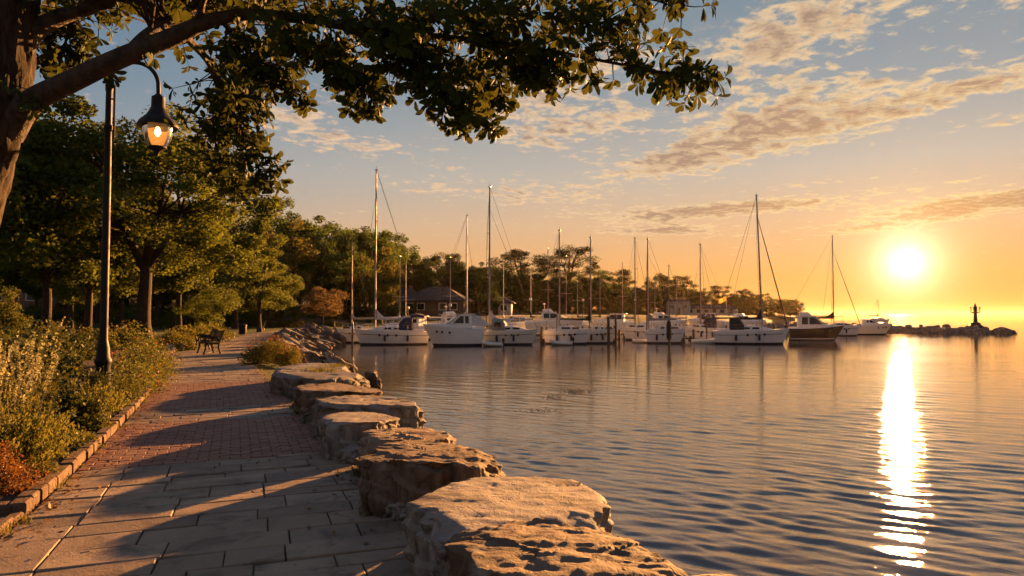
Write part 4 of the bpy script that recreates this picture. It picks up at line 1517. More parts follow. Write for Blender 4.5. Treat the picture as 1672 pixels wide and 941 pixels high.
# red flowered shrubs by the path
RF = [bush_mesh('red_foliage', 180 + i, 0.72, 0.72, 0.98, 4400, 0.05, '', 30, 0.4) for i in range(2)]
for me in RF: me.materials.append(MATS['leaf_hedge'])
def blossoms(seed, rx, rz, n, leaf=0.045):
    rs = np.random.RandomState(seed)
    d = rs.normal(size=(n, 3)); d /= np.linalg.norm(d, axis=1)[:, None]; d[:, 2] = np.abs(d[:, 2])
    base = d * np.array([rx, rx, rz]) * rs.uniform(0.85, 1.04, (n, 1))
    C = np.repeat(base, 5, 0) + rs.normal(size=(n * 5, 3)) * 0.016
    LV, LF = leaf_quads(C, leaf, rs, 0.8, 0.4)
    return np_mesh('blossom', LV, LF)
BL = [blossoms(190 + i, 0.70, 0.95, 24, 0.028) for i in range(2)]
for me in BL: me.materials.append(MATS['blossom'])
for i, (y, off, s, lbl) in enumerate(((12.6, 0.42, 0.85, 'red flowered shrub beside the kerb just past the lamp post'), (14.3, 0.40, 1.05, 'bushy shrub dotted with coral flowers in the middle of the bed edge'),
                                     (16.2, 0.30, 1.18, 'taller coral flowered shrub, third along the kerb'), (18.4, 0.25, 1.25, 'coral flowered shrub near the far end of the bed'), (20.8, 0.3, 1.3, 'last coral flowered shrub where the bed ends by the benches'),
                                     (13.4, 1.7, 1.1, 'coral flowered shrub set back against the hedge'))):
    shrub('flowering_shrub', lbl, bedp(y, off, 0.03), [('foliage', RF[i % 2], 'leaf_hedge'), ('blossom', BL[i % 2], 'blossom'), ('stems', stems_mesh('s', 200 + i, 0.5, 0.6, 20, 0.008), 'bark2')], GB, s, i * 1.7)
# conifer shrub at the left frame edge
CY = prep(tree_meshes('conical_shrub', 210, 2.6, 0.2, 0.8, 0.06, 0, 0.30, 190, 0.07, 0.8, tiers=[(0.4, 0.75, 12), (0.8, 0.72, 12), (1.2, 0.6, 11), (1.6, 0.45, 9), (2.0, 0.3, 6), (2.4, 0.12, 3)], limbs=10), 'bark2', 'leaf_hedge')
plant_tree('conical_shrub', CY, gnd(14, 22), 0.95, 0, 'conical evergreen shrub at the left edge above the hedge', GB, cat='shrub')

# shrub planter right of the path before the benches
pb = at_z(425, 598, 0.0)
GPL = 'shrubs around the far bend'
PLM = bush_mesh('planter_foliage', 230, 0.95, 1.25, 1.0, 9000, 0.06, '', 40, 0.7); PLM.materials.append(MATS['leaf_bright'])
PLB = blossoms(231, 0.95, 1.0, 150, 0.06); PLB.materials.append(MATS['leaf_orange'])
shrub('flowering_shrub', 'big rounded golden shrub with orange tips right of the path before the boulders', (pb.x - 0.15, pb.y + 1.2, 0.0), [('foliage', PLM, ''), ('blossom', PLB, '')], GPL, (0.92, 0.92, 0.95))
shrub('flowering_shrub', 'smaller golden shrub on the lake side of the big rounded one', (pb.x + 0.75, pb.y + 0.6, -0.05), [('foliage', PLM, ''), ('blossom', PLB, '')], GPL, (0.6, 0.6, 0.72), 1.0)
# border shrubs of the far bed left of the path
FAR = [bush_mesh('border_foliage', 240 + i, 1.0, 1.0, 0.85, 3200, 0.10, '', 22, 0.4) for i in range(2)]
for me in FAR: me.materials.append(MATS['leaf_hedge'])
FARB = FAR[0].copy(); FARB.materials.clear(); FARB.materials.append(MATS['leaf_bright'])
FARR = FAR[1].copy(); FARR.materials.clear(); FARR.materials.append(MATS['leaf_red'])
for i, (y, off, s, m, lbl) in enumerate(((31.5, 0.75, 0.9, FARB, 'bright clipped shrub at the kerb behind the benches'), (33.8, 0.95, 1.0, FARB, 'bright green shrub second in the far border'), (36.5, 0.85, 1.0, FARB, 'yellow green shrub in the middle of the far border'),
                                        (39.2, 0.9, 1.0, FAR[1], 'dark green shrub in the far border'), (42.4, 0.8, 1.0, FARB, 'bright shrub near the end of the far border'), (46, 0.9, 0.9, FAR[0], 'low green shrub at the end of the far border'),
                                        (33.5, 3.2, 1.15, FAR[1], 'dark shrub behind the benches on the lawn side'), (36, 4.0, 1.1, FARR, 'rust coloured shrub set back in the far border'), (30.5, 3.6, 1.0, FAR[0], 'dark clipped shrub at the left of the benches'),
                                        (32, 5.4, 1.1, FARR, 'rust flowered shrub at the far left of the benches'))):
    shrub('border_shrub', lbl, bedp(y, off, 0.0), [('foliage', m, '')], 'shrubs of the far border', (s * 1.25, s * 1.25, s * 1.35), i)
for i, (px, d, s, m) in enumerate(((455, 86, 1.3, FARB), (470, 88, 1.3, FAR[0]), (488, 86, 1.2, FARB), (505, 90, 1.3, FAR[1]), (540, 92, 1.2, FAR[0]), (553, 90, 1.0, FARB), (580, 96, 1.3, FAR[0]), (612, 100, 1.2, FAR[1]), (436, 84, 1.2, FAR[0]))):
    shrub('border_shrub', 'golden lit shrub on the lawn by the harbour corner' if m is FARB else 'dark shrub on the lawn by the harbour corner', gnd(px, d), [('foliage', m, '')], 'shrubs on the lawn by the harbour corner', s, i * 1.1)

# tufts of yellow grass on and between the boulders
def tuft(seed, r, h, n, w=0.012):
    rg_ = random.Random(seed); mb = MB()
    for i in range(n):
        q = rg_.uniform(0, 6.283); rr = r * rg_.random()
        b = Vector((rr * math.cos(q), rr * math.sin(q), -0.02)); hh = h * rg_.uniform(0.5, 1.1); q2 = q + rg_.uniform(-.8, .8)
        o = Vector((math.cos(q2), math.sin(q2), 0)) * hh * rg_.uniform(0.2, 0.8); sd = Vector((-math.sin(q2), math.cos(q2), 0)) * w * 0.5
        m = b + o * 0.35 + Vector((0, 0, hh * 0.6)); e = b + o + Vector((0, 0, hh * rg_.uniform(.7, 1)))
        mb.add([b - sd, b + sd, m + sd * .8, m - sd * .8, e], [(0, 1, 2, 3), (3, 2, 4)])
    return mb
for i, (px, py, z, r, h, n, lbl) in enumerate(((520, 607, 0.36, 0.5, 0.16, 260, 'yellow grass tuft growing on the long flat boulder'), (548, 600, 0.36, 0.45, 0.14, 200, 'smaller yellow grass tuft at the back of the long flat boulder'),
                                              (592, 775, 0.0, 0.12, 0.16, 60, 'dry grass tuft at the foot of the large fluted boulder'), (460, 566, -0.2, 0.4, 0.5, 90, 'yellow weed growing on the stone bank beside the planter'), (496, 575, -0.5, 0.4, 0.45, 90, 'yellow weed growing low on the harbour bank'))):
    p = at_z(px, py, z)
    t = tuft(300 + i, r, h, n, 0.02 if n < 120 and i > 2 else 0.012).build('grass_tuft', MATS['leaf_bright'])
    t.location = p; tag(t, lbl, 'grass tuft', 'grass tufts among the stones')

# lawn grass and fallen leaves: what nobody could count
rs = np.random.RandomState(9)
C = []
for k in range(1300):
    s_ = rs.uniform(path_s_left(3.8), path_s_left(20)); _, w = path_c(s_)
    t_ = -w + abs(rs.normal()) * 0.16 + 0.01 if rs.uniform() < 0.6 else w - abs(rs.normal()) * 0.22
    if rs.uniform() < 0.12: t_ = rs.uniform(-w, w)
    v = path_p(s_, t_, 0.014 + 0.012 * rs.uniform()); C.append((v.x, v.y, v.z))
C = np.array(C)
n = len(C); d = rs.normal(size=(n, 3)); d[:, 2] *= 0.22; d /= np.linalg.norm(d, axis=1)[:, None]
e = np.stack([-d[:, 1], d[:, 0], rs.normal(size=n) * 0.3], 1); e /= np.linalg.norm(e, axis=1)[:, None]
sz = rs.uniform(0.025, 0.06, (n, 1))
V = np.stack([C - d * sz * .6, C + e * sz * .35, C + d * sz * .6, C - e * sz * .35], 1).reshape(-1, 3)
tag(link('fallen_leaves', np_mesh('fallen_leaves', V, np.arange(n * 4).reshape(n, 4)), MATS['deadleaf']), kind='stuff')

# weeds in the joints and along the foot of the blocks and kerb
rgw = random.Random(55); wb = MB()
for k in range(150):
    s_ = rgw.uniform(path_s_left(4.0), path_s_left(20)); _, w = path_c(s_)
    right = rgw.random() < 0.62
    t_ = w - abs(rgw.gauss(0, 0.10)) + 0.02 if right else -w + abs(rgw.gauss(0, 0.03))
    p = path_p(s_, t_, 0.0)
    tb = tuft(700 + k, rgw.uniform(0.02, 0.06), rgw.uniform(0.05, 0.13), rgw.randrange(6, 16), 0.008)
    wb.add([Vector(v) + p for v in tb.v], tb.f)
tag(wb.build('weeds', MATS['leaf_per']), kind='stuff')

# ------------------------------------------------------------------ the oak overhead
def leaf_mesh_pts(base, axis, nrm, L, W, droop):
    """obovate leaf folded along its midrib: 9 points, 6 faces"""
    side = axis.cross(nrm).normalized(); nrm = side.cross(axis).normalized()
    prof = ((0.0, 0.0), (0.30, 0.26), (0.62, 0.50), (0.84, 0.44), (1.0, 0.0))
    mid = [base + axis * (L * t) - nrm * (droop * L * t * t) for t, _ in prof]
    vs = [mid[0]]
    for i in (1, 2, 3):
        w = prof[i][1] * W
        vs += [mid[i] + side * w + nrm * (0.18 * w), mid[i], mid[i] - side * w + nrm * (0.18 * w)]
    vs.append(mid[4])
    fs = [(0, 1, 2), (0, 2, 3), (1, 4, 5, 2), (2, 5, 6, 3), (4, 7, 8, 5), (5, 8, 9, 6), (7, 10, 8), (8, 10, 9)]
    return vs, fs


def build_oak():
    rg_ = random.Random(17)
    t = thing('oak_tree', 'big leaning oak at the left edge with branches hanging over the path', 'tree', (-5.75, 6.35, 0.0))
    org = Vector(t.location)
    P = lambda x, y, d: at_d(x, y, d) - org
    trunk = MB()
    tr = [Vector((-0.05, 0.05, -0.1)), Vector((0.02, 0.02, 0.35)), Vector((0.22, 0, 1.1)), P(-75, 420, 6.3), P(-38, 330, 6.25), P(-10, 235, 6.2), P(5, 165, 6.2), P(12, 90, 6.2), P(20, 20, 6.2), P(30, -60, 6.2), P(60, -170, 6.3), P(90, -300, 6.4)]
    rad = [0.42, 0.30, 0.245, 0.21, 0.19, 0.18, 0.195, 0.19, 0.18, 0.20, 0.15, 0.08]
    sp = catmull([(*p, r) for p, r in zip(tr, rad)], 16)
    # ridged bark as real relief
    pts = [Vector(q[:3]) for q in sp]
    NR = 88
    trunk.tube(pts, [q[3] for q in sp], NR)
    vs = []
    for k_, v in enumerate(trunk.v):
        v = Vector(v); c_ = pts[k_ // NR]
        out = (v - c_).normalized()
        g_ = Vector((v.x * 13, v.y * 13, v.z * 2.4))
        n1 = 1 - abs(mnoise.noise(g_)) * 2 - 0.5 * abs(mnoise.noise(g_ * 2.2))
        vs.append(v + out * (n1 * 0.022 + 0.03 * mnoise.noise(v * 2.6)))
    trunk.v = vs
    trunk.build('trunk', MATS['bark'], t, True)
    limbs = {
        'A': ([P(8, 215, 6.2), P(45, 172, 6.15), P(110, 136, 6.05), P(200, 94, 5.95), P(280, 62, 5.9), P(335, 38, 5.85), P(400, 24, 5.8), P(480, 30, 5.75), P(560, 42, 5.7), P(640, 52, 5.7), P(760, 66, 5.6), P(870, 80, 5.5), P(980, 98, 5.45), P(1075, 118, 5.4), P(1140, 130, 5.4)],
              [0.20, 0.15, 0.13, 0.115, 0.105, 0.085, 0.07, 0.06, 0.052, 0.044, 0.034, 0.026, 0.018, 0.012, 0.006]),
        'B': ([P(15, 105, 6.2), P(55, 55, 6.3), P(100, 28, 6.4), P(170, 4, 6.5), P(260, -25, 6.6), P(420, -70, 6.7), P(600, -90, 6.6), P(780, -60, 6.4), P(930, -20, 6.2), P(1040, -5, 6.1), P(1120, 10, 6.0)],
              [0.17, 0.12, 0.10, 0.088, 0.078, 0.06, 0.048, 0.038, 0.026, 0.015, 0.007]),
        'C': ([P(215, 88, 5.95), P(235, 62, 6.1), P(262, 42, 6.25), P(300, 22, 6.4), P(380, -20, 6.6), P(500, -60, 6.9), P(620, -110, 7.1)], [0.09, 0.075, 0.065, 0.05, 0.04, 0.025, 0.012]),
        'D': ([P(318, 45, 5.86), P(328, 22, 5.8), P(335, 0, 5.7), P(360, -60, 5.5), P(420, -130, 5.2)], [0.05, 0.04, 0.034, 0.024, 0.01]),
        'E': ([P(20, 10, 6.2), P(-60, -60, 6.5), P(-160, -120, 6.9)], [0.14, 0.09, 0.04]),
        'F': ([P(560, 42, 5.7), P(620, 72, 5.65), P(690, 115, 5.6), P(745, 155, 5.55), P(780, 185, 5.5)], [0.04, 0.03, 0.022, 0.014, 0.006]),
        'G': ([P(440, 26, 5.78), P(490, 62, 5.8), P(540, 95, 5.85), P(580, 130, 5.9), P(600, 148, 5.9)], [0.045, 0.034, 0.024, 0.014, 0.006]),
        'H': ([P(360, 32, 5.84), P(400, 80, 6.0), P(440, 120, 6.1), P(475, 145, 6.2)], [0.035, 0.026, 0.016, 0.007]),
        'I': ([P(300, 55, 5.9), P(338, 100, 6.4), P(362, 150, 6.9), P(388, 200, 7.2), P(408, 240, 7.4), P(424, 278, 7.6)], [0.05, 0.04, 0.03, 0.02, 0.012, 0.006]),
        'J': ([P(640, 52, 5.7), P(700, 30, 5.4), P(790, 20, 5.1), P(900, 30, 4.9), P(1000, 40, 4.8)], [0.04, 0.03, 0.022, 0.014, 0.006]),
        'K': ([P(640, 52, 5.7), P(700, 95, 6.0), P(760, 125, 6.3), P(805, 150, 6.5)], [0.035, 0.026, 0.016, 0.006]),
        'L': ([P(130, 18, 6.45), P(110, 60, 6.7), P(100, 95, 6.9)], [0.04, 0.02, 0.008]),
        'M': ([P(760, 66, 5.6), P(830, 90, 5.5), P(890, 115, 5.4)], [0.022, 0.014, 0.006]),
        'N': ([P(362, 150, 6.9), P(385, 145, 7.1), P(420, 155, 7.4)], [0.02, 0.014, 0.006]),
        'Q': ([P(362, 150, 6.9), P(352, 180, 7.2), P(350, 220, 7.5), P(362, 260, 7.8), P(385, 295, 8.0)], [0.03, 0.024, 0.02, 0.014, 0.006]),
    }
    dens = {}
    for key, (pts, rr) in limbs.items():
        sp = catmull([(*p, r) for p, r in zip(pts, rr)], 6)
        sp[:, 3] *= 0.74
        mb = MB().tube([Vector(q[:3]) + Vector((mnoise.noise(Vector(q[:3]) * 2.1), mnoise.noise(Vector(q[:3]) * 2.1 + Vector((4, 4, 4))), 0)) * 0.02 for q in sp], [max(0.004, q[3]) for q in sp], 14 if key in 'ABC' else 7)
        mb.build('branch', MATS['bark_limb'], t, True)
        dens[key] = [Vector(q[:3]) for q in sp]
    # twigs with whorls of leaves along the limbs
    twigs = MB(); LV, LF = [], []
    nleaf = 0

    def whorl(p, ax, k, L):
        nonlocal nleaf
        ax = ax.normalized()
        a = ax.cross(Vector((0, 0, 1)))
        if a.length < 0.05: a = Vector((1, 0, 0))
        a.normalize(); b = ax.cross(a)
        ph = rg_.uniform(0, 6.28)
        for i in range(k):
            q = ph + i * 6.283 / k + rg_.uniform(-.25, .25)
            out = a * math.cos(q) + b * math.sin(q)
            spread = rg_.uniform(0.7, 1.3)
            d = (ax * 0.55 + out * spread + Vector((0, 0, -0.38))).normalized()
            nr = (ax * 1.0 - out * 0.5 + Vector((0, 0, 0.5)) + Vector((rg_.uniform(-.8, .8), rg_.uniform(-.8, .8), rg_.uniform(-.6, .6))))
            l = L * rg_.uniform(0.55, 1.25)
            v, f = leaf_mesh_pts(p + out * 0.006, d, nr, l, l * rg_.uniform(0.38, 0.56), rg_.uniform(-0.05, 0.55))
            o = len(LV)
            LV.extend(v); LF.extend([tuple(x + o for x in ff) for ff in f])
            nleaf += 1

    def twig(p, d, ln, r=0.006, n=3, L=0.115):
        e = p; dirn = d.normalized()
        pts = [p]
        for i in range(n):
            dirn = (dirn + Vector((rg_.uniform(-.35, .35), rg_.uniform(-.35, .35), rg_.uniform(-.35, .25)))).normalized()
            e = e + dirn * ln / n; pts.append(e)
            if i > 0 or n == 1:
                whorl(e, dirn, rg_.choice((4, 5, 6)) if i < n - 1 else rg_.choice((6, 7, 8)), L)
        twigs.tube(pts, [r * (1 - 0.65 * i / n) for i in range(n + 1)], 4, False)

    plan_ = {   # limb: (start fraction, twigs, mean length, scatter up/down)
        'A': (0.42, 165, 0.32, 0.15), 'B': (0.22, 230, 0.40, 0.2), 'C': (0.45, 105, 0.42, 0.2), 'D': (0.5, 60, 0.36, 0.2), 'E': (0.2, 50, 0.4, 0.2),
        'F': (0.12, 100, 0.26, -0.1), 'G': (0.15, 95, 0.26, -0.1), 'H': (0.1, 70, 0.26, -0.1), 'I': (0.25, 80, 0.34, -0.1),
        'J': (0.1, 80, 0.28, 0.0), 'K': (0.1, 70, 0.26, -0.1), 'L': (0.1, 50, 0.25, 0.0), 'M': (0.1, 50, 0.22, 0.0), 'N': (0.1, 45, 0.25, 0.0), 'Q': (0.25, 70, 0.34, 0.0)}
    for key, (f0, n, ln, up) in plan_.items():
        pts = dens[key]
        for i in range(n):
            f = f0 + (1 - f0) * rg_.random()
            j = f * (len(pts) - 1); a = int(min(j, len(pts) - 2)); p = pts[a].lerp(pts[a + 1], j - a)
            tan = (pts[a + 1] - pts[a]).normalized()
            d = Vector((rg_.gauss(0, 1), rg_.gauss(0, 1), rg_.gauss(0, 0.75) + up * 2)); d = (d.normalized() + tan * 0.55).normalized()
            twig(p, d, ln * rg_.uniform(0.5, 1.35) * (1.15 - 0.4 * f), 0.007, rg_.choice((2, 3, 3)), 0.104 * rg_.uniform(0.8, 1.15))
        twig(pts[-1], pts[-1] - pts[-3], 0.22, 0.006, 3, 0.115)
    # shoots sprouting from the bare lower limb
    for i in range(10):
        j = rg_.uniform(3, 30); p = dens['A'][int(j)]
        twig(p, Vector((rg_.gauss(0, 1), rg_.gauss(0, 1), rg_.gauss(0.2, 1))), 0.3, 0.006, 3, 0.1)
    # the crown above the frame
    for i in range(360):
        key = rg_.choice('BCE'); pts = dens[key]
        p0 = pts[rg_.randrange(len(pts) // 4, int(len(pts) * 0.8))]
        p = p0 + Vector((rg_.gauss(0, .5), rg_.gauss(0, .8), 0.25 + abs(rg_.gauss(0.3, .45))))
        twigs.tube([p0, p0.lerp(p, 0.5) + Vector((0, 0, 0.06)), p], [0.011, 0.009, 0.006], 4, False)
        twig(p, (p - p0) + Vector((rg_.gauss(0, .3), rg_.gauss(0, .3), 0)), 0.4, 0.007, 3, 0.12)
    twigs.build('twig', MATS['bark2'], t)
    me = bpy.data.meshes.new('crown'); me.from_pydata([tuple(v) for v in LV], [], LF); me.update()
    link('crown', me, MATS['leaf_fg'], t)


build_oak()

# ------------------------------------------------------------------ street lamp
MATS['glass'] = None
m = newmat('lamp_glass')
gp = node('ShaderNodeBsdfTransparent'); gp.inputs[0].default_value = (1.0, 0.90, 0.76, 1)
gl = node('ShaderNodeBsdfGlossy'); gl.inputs['Roughness'].default_value = 0.08
tr_ = node('ShaderNodeBsdfTranslucent'); tr_.inputs[0].default_value = (0.9, 0.7, 0.45, 1)
fr = node('ShaderNodeFresnel'); fr.inputs[0].default_value = 1.5
m1 = node('ShaderNodeMixShader'); m1.inputs[0].default_value = 0.16
S.nt.links.new(gp.outputs[0], m1.inputs[1]); S.nt.links.new(tr_.outputs[0], m1.inputs[2])
m2 = node('ShaderNodeMixShader'); S.nt.links.new(fr.outputs[0], m2.inputs[0]); S.nt.links.new(m1.outputs[0], m2.inputs[1]); S.nt.links.new(gl.outputs[0], m2.inputs[2])
finish(S(m2.outputs[0])); MATS['glass'] = m
m = newmat('lamp_bulb'); em = node('ShaderNodeEmission'); em.inputs[0].default_value = (1.0, 0.56, 0.20, 1); em.inputs[1].default_value = 14.0 * K
finish(S(em.outputs[0])); MATS['bulb'] = m


def build_lamp():
    d = 12.0
    b = at_d(170, 513, d)
    t = thing('street_lamp', 'black cast iron street lamp with lit bell shaped lantern rising from the flower bed', 'street lamp', (b.x, b.y, 0.03))
    z = lambda py: at_d(170, py, d).z - 0.03
    ir = MATS['iron']
    MB().lathe([(0.17, -0.05), (0.17, 0.12), (0.155, 0.16), (0.145, 0.34), (0.125, 0.40), (0.118, 0.74), (0.138, 0.77), (0.138, 0.82), (0.112, 0.86), (0.098, 1.02), (0.084, 1.10), (0.072, 1.16)], n=20).build('base', ir, t, True)
    sh = MB().lathe([(0.068, 1.1), (0.062, z(300)), (0.056, z(215)), (0.074, z(212)), (0.074, z(206)), (0.055, z(204)), (0.052, z(150)), (0.062, z(148)), (0.062, z(142)), (0.046, z(140)), (0.040, z(128))], n=18)
    shaft = sh.build('pole', ir, t, True)
    # gooseneck: rises from the pole, arches over and drops to the lantern
    P = lambda x, y: at_d(x, y, d) - Vector(t.location)
    arc = [P(177, 132)] + [P(177 + 40 - 40 * math.cos(a), 140 - 38 * math.sin(a)) for a in [R(q) for q in range(12, 175, 9)]] + [P(257, 146), P(257, 160)]
    off = Vector((0, 0, 0)); dx = arc[0].x
    arc = [p - Vector((dx, arc[0].y, 0)) for p in arc]
    MB().tube(arc, 0.036, 10).build('arm', ir, t, True)
    br = MB(); cx = arc[-1].x
    br.tube([(0.10, 0, z(140)), (0.10, 0, z(226))], 0.020, 8)
    br.tube([(0.0, 0, z(162)), (0.10, 0, z(162))], 0.014, 6); br.tube([(0.0, 0, z(214)), (0.10, 0, z(214))], 0.014, 6)
    br.build('bracket', ir, t, True)
    lx = cx
    zz = lambda py: z(py)
    shd = MB().lathe([(0.045, zz(154)), (0.075, zz(157)), (0.11, zz(159)), (0.115, zz(176)), (0.135, zz(180)), (0.175, zz(187)), (0.225, zz(193)), (0.30, zz(199)), (0.335, zz(205)), (0.335, zz(208)), (0.28, zz(204)), (0.20, zz(198)), (0.05, zz(194))], (lx, 0, 0), 26)
    shade = shd.build('lamp_shade', ir, t, True)
    gl_ = MB().lathe([(0.248, zz(200)), (0.252, zz(208)), (0.240, zz(218)), (0.212, zz(228)), (0.165, zz(238)), (0.135, zz(241.5))], (lx, 0, 0), 26)
    gl_.f = [f for f in gl_.f if len(f) == 4]
    gl_.build('lamp_glass', MATS['glass'], t, True)
    MB().lathe([(0.150, zz(240)), (0.155, zz(242)), (0.12, zz(244)), (0.055, zz(247)), (0.02, zz(252)), (0.012, zz(256))], (lx, 0, 0), 18).build('finial', ir, t, True)
    hold = MB().lathe([(0.05, zz(196)), (0.05, zz(206)), (0.03, zz(208))], (lx, 0, 0), 10).build('bulb_holder', ir, t, True)
    MB().lathe([(0.02, zz(207)), (0.040, zz(211)), (0.052, zz(216)), (0.042, zz(220)), (0.015, zz(223))], (lx, 0, 0), 14).build('bulb', MATS['bulb'], t, True)


build_lamp()

# ------------------------------------------------------------------ benches
MATS['benchwood'] = plain('dark_bench_wood', (0.014, 0.010, 0.008), (0.009, 0.007, 0.006), 5, 0.75, bstr=0.2, bscale=40)


def bench(label, loc, rz, ln=1.5, group='benches along the path'):
    """seat faces local -x, its length runs along y"""
    t = thing('park_bench', label, 'bench', loc, rz, group)
    t.scale = (1.03, 1.03, 1.03)
    s = MB()
    for k in range(6):
        s.box((-0.42 + k * 0.085, 0, 0.44 + 0.02 * abs(k - 3) / 3), (0.078, ln, 0.03))
    s.build('seat', MATS['benchwood'], t, bevel=0.006)
    b = MB()
    for k in range(6):
        b.box((0.085 + 0.030 * k, 0, 0.53 + k * 0.074), (0.026, ln, 0.068), (0, R(20), 0))
    b.build('backrest', MATS['benchwood'], t, bevel=0.006)
    for sy in (-1, 1):
        y = sy * (ln / 2 - 0.08)
        a = MB().tube([(0.10, y, 0.50), (-0.02, y, 0.665), (-0.25, y, 0.675), (-0.44, y, 0.655), (-0.46, y, 0.60)], 0.032, 8); a.build('armrest', MATS['iron'], t, True)
        f = MB().tube([(-0.46, y, 0.62), (-0.41, y, 0.42), (-0.43, y, 0.2), (-0.50, y, 0.0)], 0.036, 8); f.build('leg', MATS['iron'], t, True)
        r_ = MB().tube([(0.27, y, 0.94), (0.08, y, 0.46), (0.06, y, 0.25), (0.14, y, 0.0)], 0.036, 8); r_.build('leg', MATS['iron'], t, True)
    fm = MB()
    for sy in (-1, 1):
        y = sy * (ln / 2 - 0.08)
        fm.tube([(-0.42, y, 0.41), (0.07, y, 0.41)], 0.02, 6)
    fm.tube([(0.06, -ln / 2 + .08, 0.25), (0.06, ln / 2 - .08, 0.25)], 0.014, 6)
    fm.build('frame', MATS['iron'], t, True)
    return t


p = at_z(347, 578, 0.0); bench('nearer of the two dark slatted benches on the path, backrest to the lake', (p.x - 0.05, p.y + 0.2, 0.0), R(38), 1.15)
p = at_z(326, 574, 0.0); bench('farther of the two dark slatted benches, just left of the nearer one', (p.x - 0.05, p.y + 1.0, 0.0), R(34), 1.15)
p = at_z(430, 540, 0.0); bench('distant dark bench beside the bend of the path', (p.x - 0.6, p.y + 1.5, 0.0), R(20), 1.6)

# litter bin and bollards by the far bend
def bin_(label, loc):
    t = thing('litter_bin', label, 'bin', loc)
    MB().lathe([(0.26, 0.0), (0.30, 0.1), (0.30, 0.62), (0.33, 0.64), (0.33, 0.70)], n=18).build('body', MATS['iron'], t, True)
    MB().lathe([(0.34, 0.70), (0.32, 0.76), (0.2, 0.82), (0.05, 0.84)], n=18).build('lid', MATS['iron'], t, True)
p = at_z(404, 546, 0.0); bin_('dark round litter bin on the left side of the path at the bend', (p.x - 0.4, p.y, 0.0))
MATS['paleblock'] = rockmat('pale_edging_stone', (0.45, 0.38, 0.30), (0.33, 0.27, 0.21), (0.5, 0.44, 0.38), 2.0, 0.3)
ED = rock_mesh('edging_stone', 400, (0.42, 0.32, 0.34), n=6, k=4.0, rough=0.2); ED.materials.append(MATS['paleblock'])
for k in range(12):
    y = 29.5 + k * 1.75; s_ = path_s_left(y); _, w = path_c(s_); v = path_p(s_, -w - 0.28, -0.03)
    o = bpy.data.objects.new('edging_stone', ED); COL.objects.link(o); o.location = v; o.rotation_euler = (0, 0, k * 1.3)
    tag(o, 'small pale block in the row edging the far border left of the path', 'edging stone', 'pale edging stones of the far border')

# ------------------------------------------------------------------ boats
def gel(name, c, rough=0.3):
    m = newmat(name)
    co = objco()
    st = node('ShaderNodeVectorMath', operation='MULTIPLY'); put(st.inputs[0], co); st.inputs[1].default_value = (1.2, 1.2, 3.0)
    n1 = nse(S(st.outputs[0]), 1.5, 5, 0.65)
    col = mix(sstep(n1, 0.45, 0.8) * 0.30, c, tuple(x * 0.6 for x in c))
    finish(principled(col, rough, 0, bump(n1, 0.03, 0.01), 0.5))
    return m


MATS['gel_white'] = gel('white_gelcoat', (0.76, 0.75, 0.73))
MATS['gel_cream'] = gel('cream_gelcoat', (0.70, 0.66, 0.59))
MATS['gel_dark'] = gel('dark_hull_paint', (0.022, 0.013, 0.010), 0.22)
MATS['deck'] = gel('pale_deck', (0.62, 0.60, 0.57), 0.6)
MATS['bootstripe'] = gel('antifouling', (0.020, 0.022, 0.030), 0.6)
MATS['stripe_white'] = gel('white_stripe', (0.75, 0.74, 0.72))
MATS['window'] = plain('smoked_window', (0.012, 0.014, 0.016), None, 3, 0.08, bstr=0.0)
MATS['alu'] = plain('mast_aluminium', (0.36, 0.34, 0.32), (0.28, 0.26, 0.25), 2, 0.6, 0.0)
MATS['mastdark'] = plain('dark_mast_paint', (0.10, 0.09, 0.08), None, 2, 0.4, 0.3)
MATS['steel'] = plain('stainless_rail', (0.55, 0.53, 0.5), None, 3, 0.28, 0.9)
MATS['wire'] = plain('rigging_wire', (0.055, 0.045, 0.036), None, 3, 0.8, 0.0, 0.0, 30, 0.001, 0.1)
MATS['cloth_white'] = plain('white_sail_cover', (0.62, 0.60, 0.58), (0.5, 0.49, 0.47), 4, 0.85, bstr=0.4, bscale=9, bdist=0.03)
MATS['cloth_grey'] = plain('grey_canvas', (0.26, 0.25, 0.26), (0.2, 0.2, 0.2), 4, 0.85, bstr=0.4, bscale=9, bdist=0.03)
MATS['cloth_navy'] = plain('navy_canvas', (0.016, 0.026, 0.075), (0.012, 0.02, 0.05), 4, 0.8, bstr=0.4, bscale=9, bdist=0.03)
MATS['cloth_green'] = plain('dark_green_canvas', (0.012, 0.030, 0.020), (0.01, 0.02, 0.015), 4, 0.85, bstr=0.4, bscale=9, bdist=0.03)
MATS['cloth_dark'] = plain('dark_canvas', (0.020, 0.020, 0.024), (0.03, 0.026, 0.024), 4, 0.85, bstr=0.4, bscale=9, bdist=0.03)
MATS['cloth_brown'] = plain('brown_canvas', (0.045, 0.030, 0.020), (0.035, 0.024, 0.016), 4, 0.85, bstr=0.4, bscale=9, bdist=0.03)
MATS['fender'] = plain('fender_vinyl', (0.03, 0.03, 0.05), None, 3, 0.5)
MATS['timber'] = plain('grey_dock_timber', (0.20, 0.165, 0.13), (0.12, 0.095, 0.075), 3, 0.85, bstr=0.5, bscale=14, bdist=0.02)
MATS['pile'] = plain('weathered_pile', (0.085, 0.065, 0.05), (0.05, 0.04, 0.03), 5, 0.9, bstr=0.6, bscale=12, bdist=0.03)
MATS['teak'] = plain('teak_trim', (0.18, 0.09, 0.04), (0.12, 0.06, 0.03), 6, 0.6)


